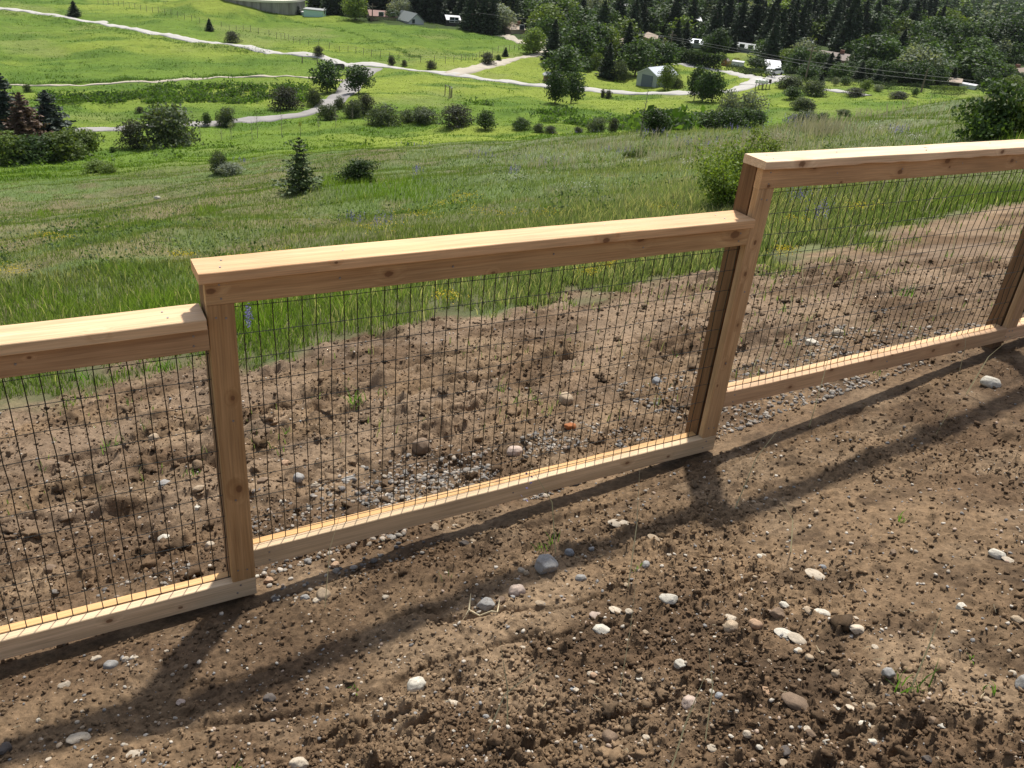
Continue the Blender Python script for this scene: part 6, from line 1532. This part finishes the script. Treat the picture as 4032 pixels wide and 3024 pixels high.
# gravel and crumbs nobody could count
def pebblemass(name, label, x, y, s, cols, rg, flat=.65, base=I0, Fb=F0, jit=.28, sink=.15, cat='gravel'):
    n = len(x); nb = len(base); z = ground_h(x, y)
    V = base[None]*(1+jit*(rg.random((n, nb, 1))-.5)*2)
    sc_ = np.stack([s*(.8+.5*rg.random(n)), s*(.6+.5*rg.random(n)), s*flat*(.7+.5*rg.random(n))], 1)
    V = V*sc_[:, None, :]*.5; an = rg.random(n)*6.283; ca, sa = np.cos(an)[:, None], np.sin(an)[:, None]
    tl = (rg.random(n)-.5)[:, None]*.9
    X = V[..., 0]*ca-V[..., 1]*sa; Y = V[..., 0]*sa+V[..., 1]*ca; Z = V[..., 2]+X*tl*.6
    V = np.stack([X+x[:, None], Y+y[:, None], Z+z[:, None]+s[:, None]*flat*(.5-sink)*.9], -1).reshape(-1, 3)
    Fq = (Fb[None]+np.arange(n)[:, None, None]*nb).reshape(-1, 3)
    C = np.repeat(cols, nb, 0)
    o = link(name, npmesh(name, V, [Fq], C), GRIT); tag(o, label, cat, kind='stuff')
def grit_material():
    m, nt, out = newmat('grit'); L = nt.links.new
    a_ = N(nt, 'ShaderNodeAttribute', attribute_name='col'); tc = N(nt, 'ShaderNodeTexCoord'); nz = N(nt, 'ShaderNodeTexNoise', Scale=130.0, Detail=4.0, Roughness=.7); L(tc.outputs['Object'], nz.inputs['Vector'])
    r_ = N(nt, 'ShaderNodeMapRange'); r_.inputs[1].default_value = .3; r_.inputs[2].default_value = .7; r_.inputs[3].default_value = .7; r_.inputs[4].default_value = 1.25; L(nz.outputs['Fac'], r_.inputs[0])
    hv = N(nt, 'ShaderNodeHueSaturation'); L(a_.outputs['Color'], hv.inputs['Color']); L(r_.outputs[0], hv.inputs['Value'])
    b = N(nt, 'ShaderNodeBsdfPrincipled', Roughness=.9); b.inputs['Specular IOR Level'].default_value = .15; L(hv.outputs[0], b.inputs['Base Color'])
    bp = N(nt, 'ShaderNodeBump', Strength=.7, Distance=.003); L(nz.outputs['Fac'], bp.inputs['Height']); L(bp.outputs[0], b.inputs['Normal']); L(b.outputs[0], out.inputs[0]); return m
GRIT = grit_material()
def soilpts(n, rg, r0=1.25, r1=8.5, a0=-26, a1=86, p=1.0):
    x, y, r, a = scatter(r0, r1, a0, a1, n, rg); k = (soilmask(x, y) > .5) & (np.abs(y) > .05); return x[k], y[k], r[k]
rg = np.random.default_rng(200)
x, y, r = soilpts(150000, rg)
lo = np.clip(sstep(.42, .66, fbm(x*1.25+4, y*1.6, 3, 63))+.35*sstep(.2, 1.3, y), 0, 1); k = rg.random(len(x)) < .35+.65*lo; x, y, r = x[k], y[k], r[k]
s = (.003+.012*rg.random(len(x))**3.5)*(1+.10*r); cols = soil_col(x, y)*(.75+.5*rg.random(len(x)))[:, None]
pebblemass('soil_crumbs', 'loose brown soil crumbs covering the dug ground', x, y, s, cols, rg, .8, jit=.85, cat='soil')
x, y, r = soilpts(700, rg); lo = fbm(x*1.25+4, y*1.6, 3, 63); k = (lo > .5) | (y > .5); x, y = x[k], y[k]
s = .014+.034*rg.random(len(x))**2.5; cols = soil_col(x, y)*(.7+.4*rg.random(len(x)))[:, None]
pebblemass('soil_clods', 'lumpy brown clods of soil turned up by digging', x, y, s, cols, rg, .75, I1, F1_, .75, .3, cat='soil')
x, y, r = soilpts(5200, rg); k = (y > .25) & (fbm(x*2.1, y*2.6, 3, 64) > .46); x, y = x[k], y[k]
s = .012+.05*rg.random(len(x))**3; cols = soil_col(x, y)*(.6+.45*rg.random(len(x)))[:, None]
pebblemass('broken_clods', 'broken dark clods lying on the dug slope behind the fence', x, y, s, cols, rg, .7, I1, F1_, .95, .3, cat='soil')
PAL = np.array([(.42, .35, .27), (.48, .43, .36), (.33, .255, .18), (.26, .25, .24), (.38, .29, .225), (.50, .45, .38), (.22, .21, .20)])
x, y, r = soilpts(9000, rg); s = (.004+.011*rg.random(len(x))**3)*(1+.10*r)
pebblemass('grit', 'pale grit and tiny stones mixed into the soil', x, y, s, PAL[rg.integers(0, 7, len(x))]*(.75+.4*rg.random(len(x)))[:, None], rg, .65, cat='gravel')
# washed gravel behind the bottom rails
def strip(x0, x1, y0, y1, n): return x0+(x1-x0)*rg.random(n), y0+(y1-y0)*rg.random(n)**1.5
gx = [strip(.15, 2.3, .12, 1.0, 2200), strip(.7, 1.9, .10, .75, 2000), strip(2.5, 5.0, .12, 1.1, 3000), strip(-.8, -.1, .12, .5, 350), strip(.12, .9, -.10, .05, 90)]
x = np.concatenate([t[0] for t in gx]); y = np.concatenate([t[1] for t in gx])
k = fbm(x*2.6, y*3.4, 3, 501) > .44; x, y = x[k], y[k]
s = .008+.024*rg.random(len(x))**2.6; GP = np.array([(.34, .335, .33), (.42, .405, .39), (.28, .285, .295), (.50, .46, .41), (.40, .33, .28), (.55, .53, .50), (.24, .24, .25)])
pebblemass('washed_gravel', 'grey washed gravel along the bottom rails behind the mesh', x, y, s, GP[rg.integers(0, 7, len(x))]*np.array([1.0, .93, .84])*(.40+.40*rg.random(len(x)))[:, None], rg, .62, I1, F1_, .10, .2)
# dry straw bits and the dried root
STRAW = plain('dry_straw', (.50, .42, .27), rough=.85, noise=.2)
mb = MB(); 
for _ in range(40):
    u, v = soilpx(rg, rg.random() < .75); p = at(u, v); l = .012+.018*rg.random(); an = rg.random()*6.28
    q0 = p[:2]; q1 = q0+l*np.array([math.cos(an), math.sin(an)]); qm = (q0+q1)/2+rg.normal(size=2)*l*.15
    pts = [(t[0], t[1], float(ground_h(t[:1], t[1:2])[0])+.006+.006*rg.random()) for t in (q0, qm, q1)]
    mb.tube(pts, [.0012, .0015, .0008], 4)
o = mb.build('straw_bits', STRAW); tag(o, 'bits of dry straw scattered over the soil', 'straw', kind='stuff')
mb = MB(); p = np.array(at(*cA(300, 880, 1, 1)[:2])); p1 = np.array(at(*cA(530, 905, 1, 1)[:2])); p2 = np.array(at(*cA(545, 830, 1, 1)[:2])); p3 = np.array(at(*cA(310, 810, 1, 1)[:2])); p4 = np.array(at(*cA(240, 930, 1, 1)[:2]))
def gz(t, l=.012): return (t[0], t[1], float(ground_h(t[:1], t[1:2])[0])+l)
mb.tube([gz(p), gz((p*.6+p1*.4), .02), gz(p*.2+p1*.8, .016), gz(p1), gz(p1*.4+p2*.6, .03), gz(p2, .02)], [.004, .0035, .003, .003, .0022, .001], 6)
mb.tube([gz(p), gz(p*.5+p3*.5, .03), gz(p3, .045)], [.0035, .0025, .001], 6); mb.tube([gz(p), gz(p4, .01)], [.003, .001], 6)
o = mb.build('dried_root', STRAW); tag(o, 'dry pale root lying under the dark grey stone', 'root')
# ------------------------------------------------------------------ the air over the valley
hb = MB().box(-6200, 6200, -6200, 6200, -120, 190)
hm = bpy.data.materials.new('valley_air'); hm.use_nodes = True; nt = hm.node_tree; nt.nodes.clear()
ho = nt.nodes.new('ShaderNodeOutputMaterial'); hv_ = nt.nodes.new('ShaderNodeVolumePrincipled')
hv_.inputs['Color'].default_value = (.86, .92, 1.0, 1); hv_.inputs['Density'].default_value = 0.000045; hv_.inputs['Anisotropy'].default_value = 0.0
nt.links.new(hv_.outputs[0], ho.inputs['Volume'])
hz_ = hb.build('haze', hm); tag(hz_, kind='stuff')
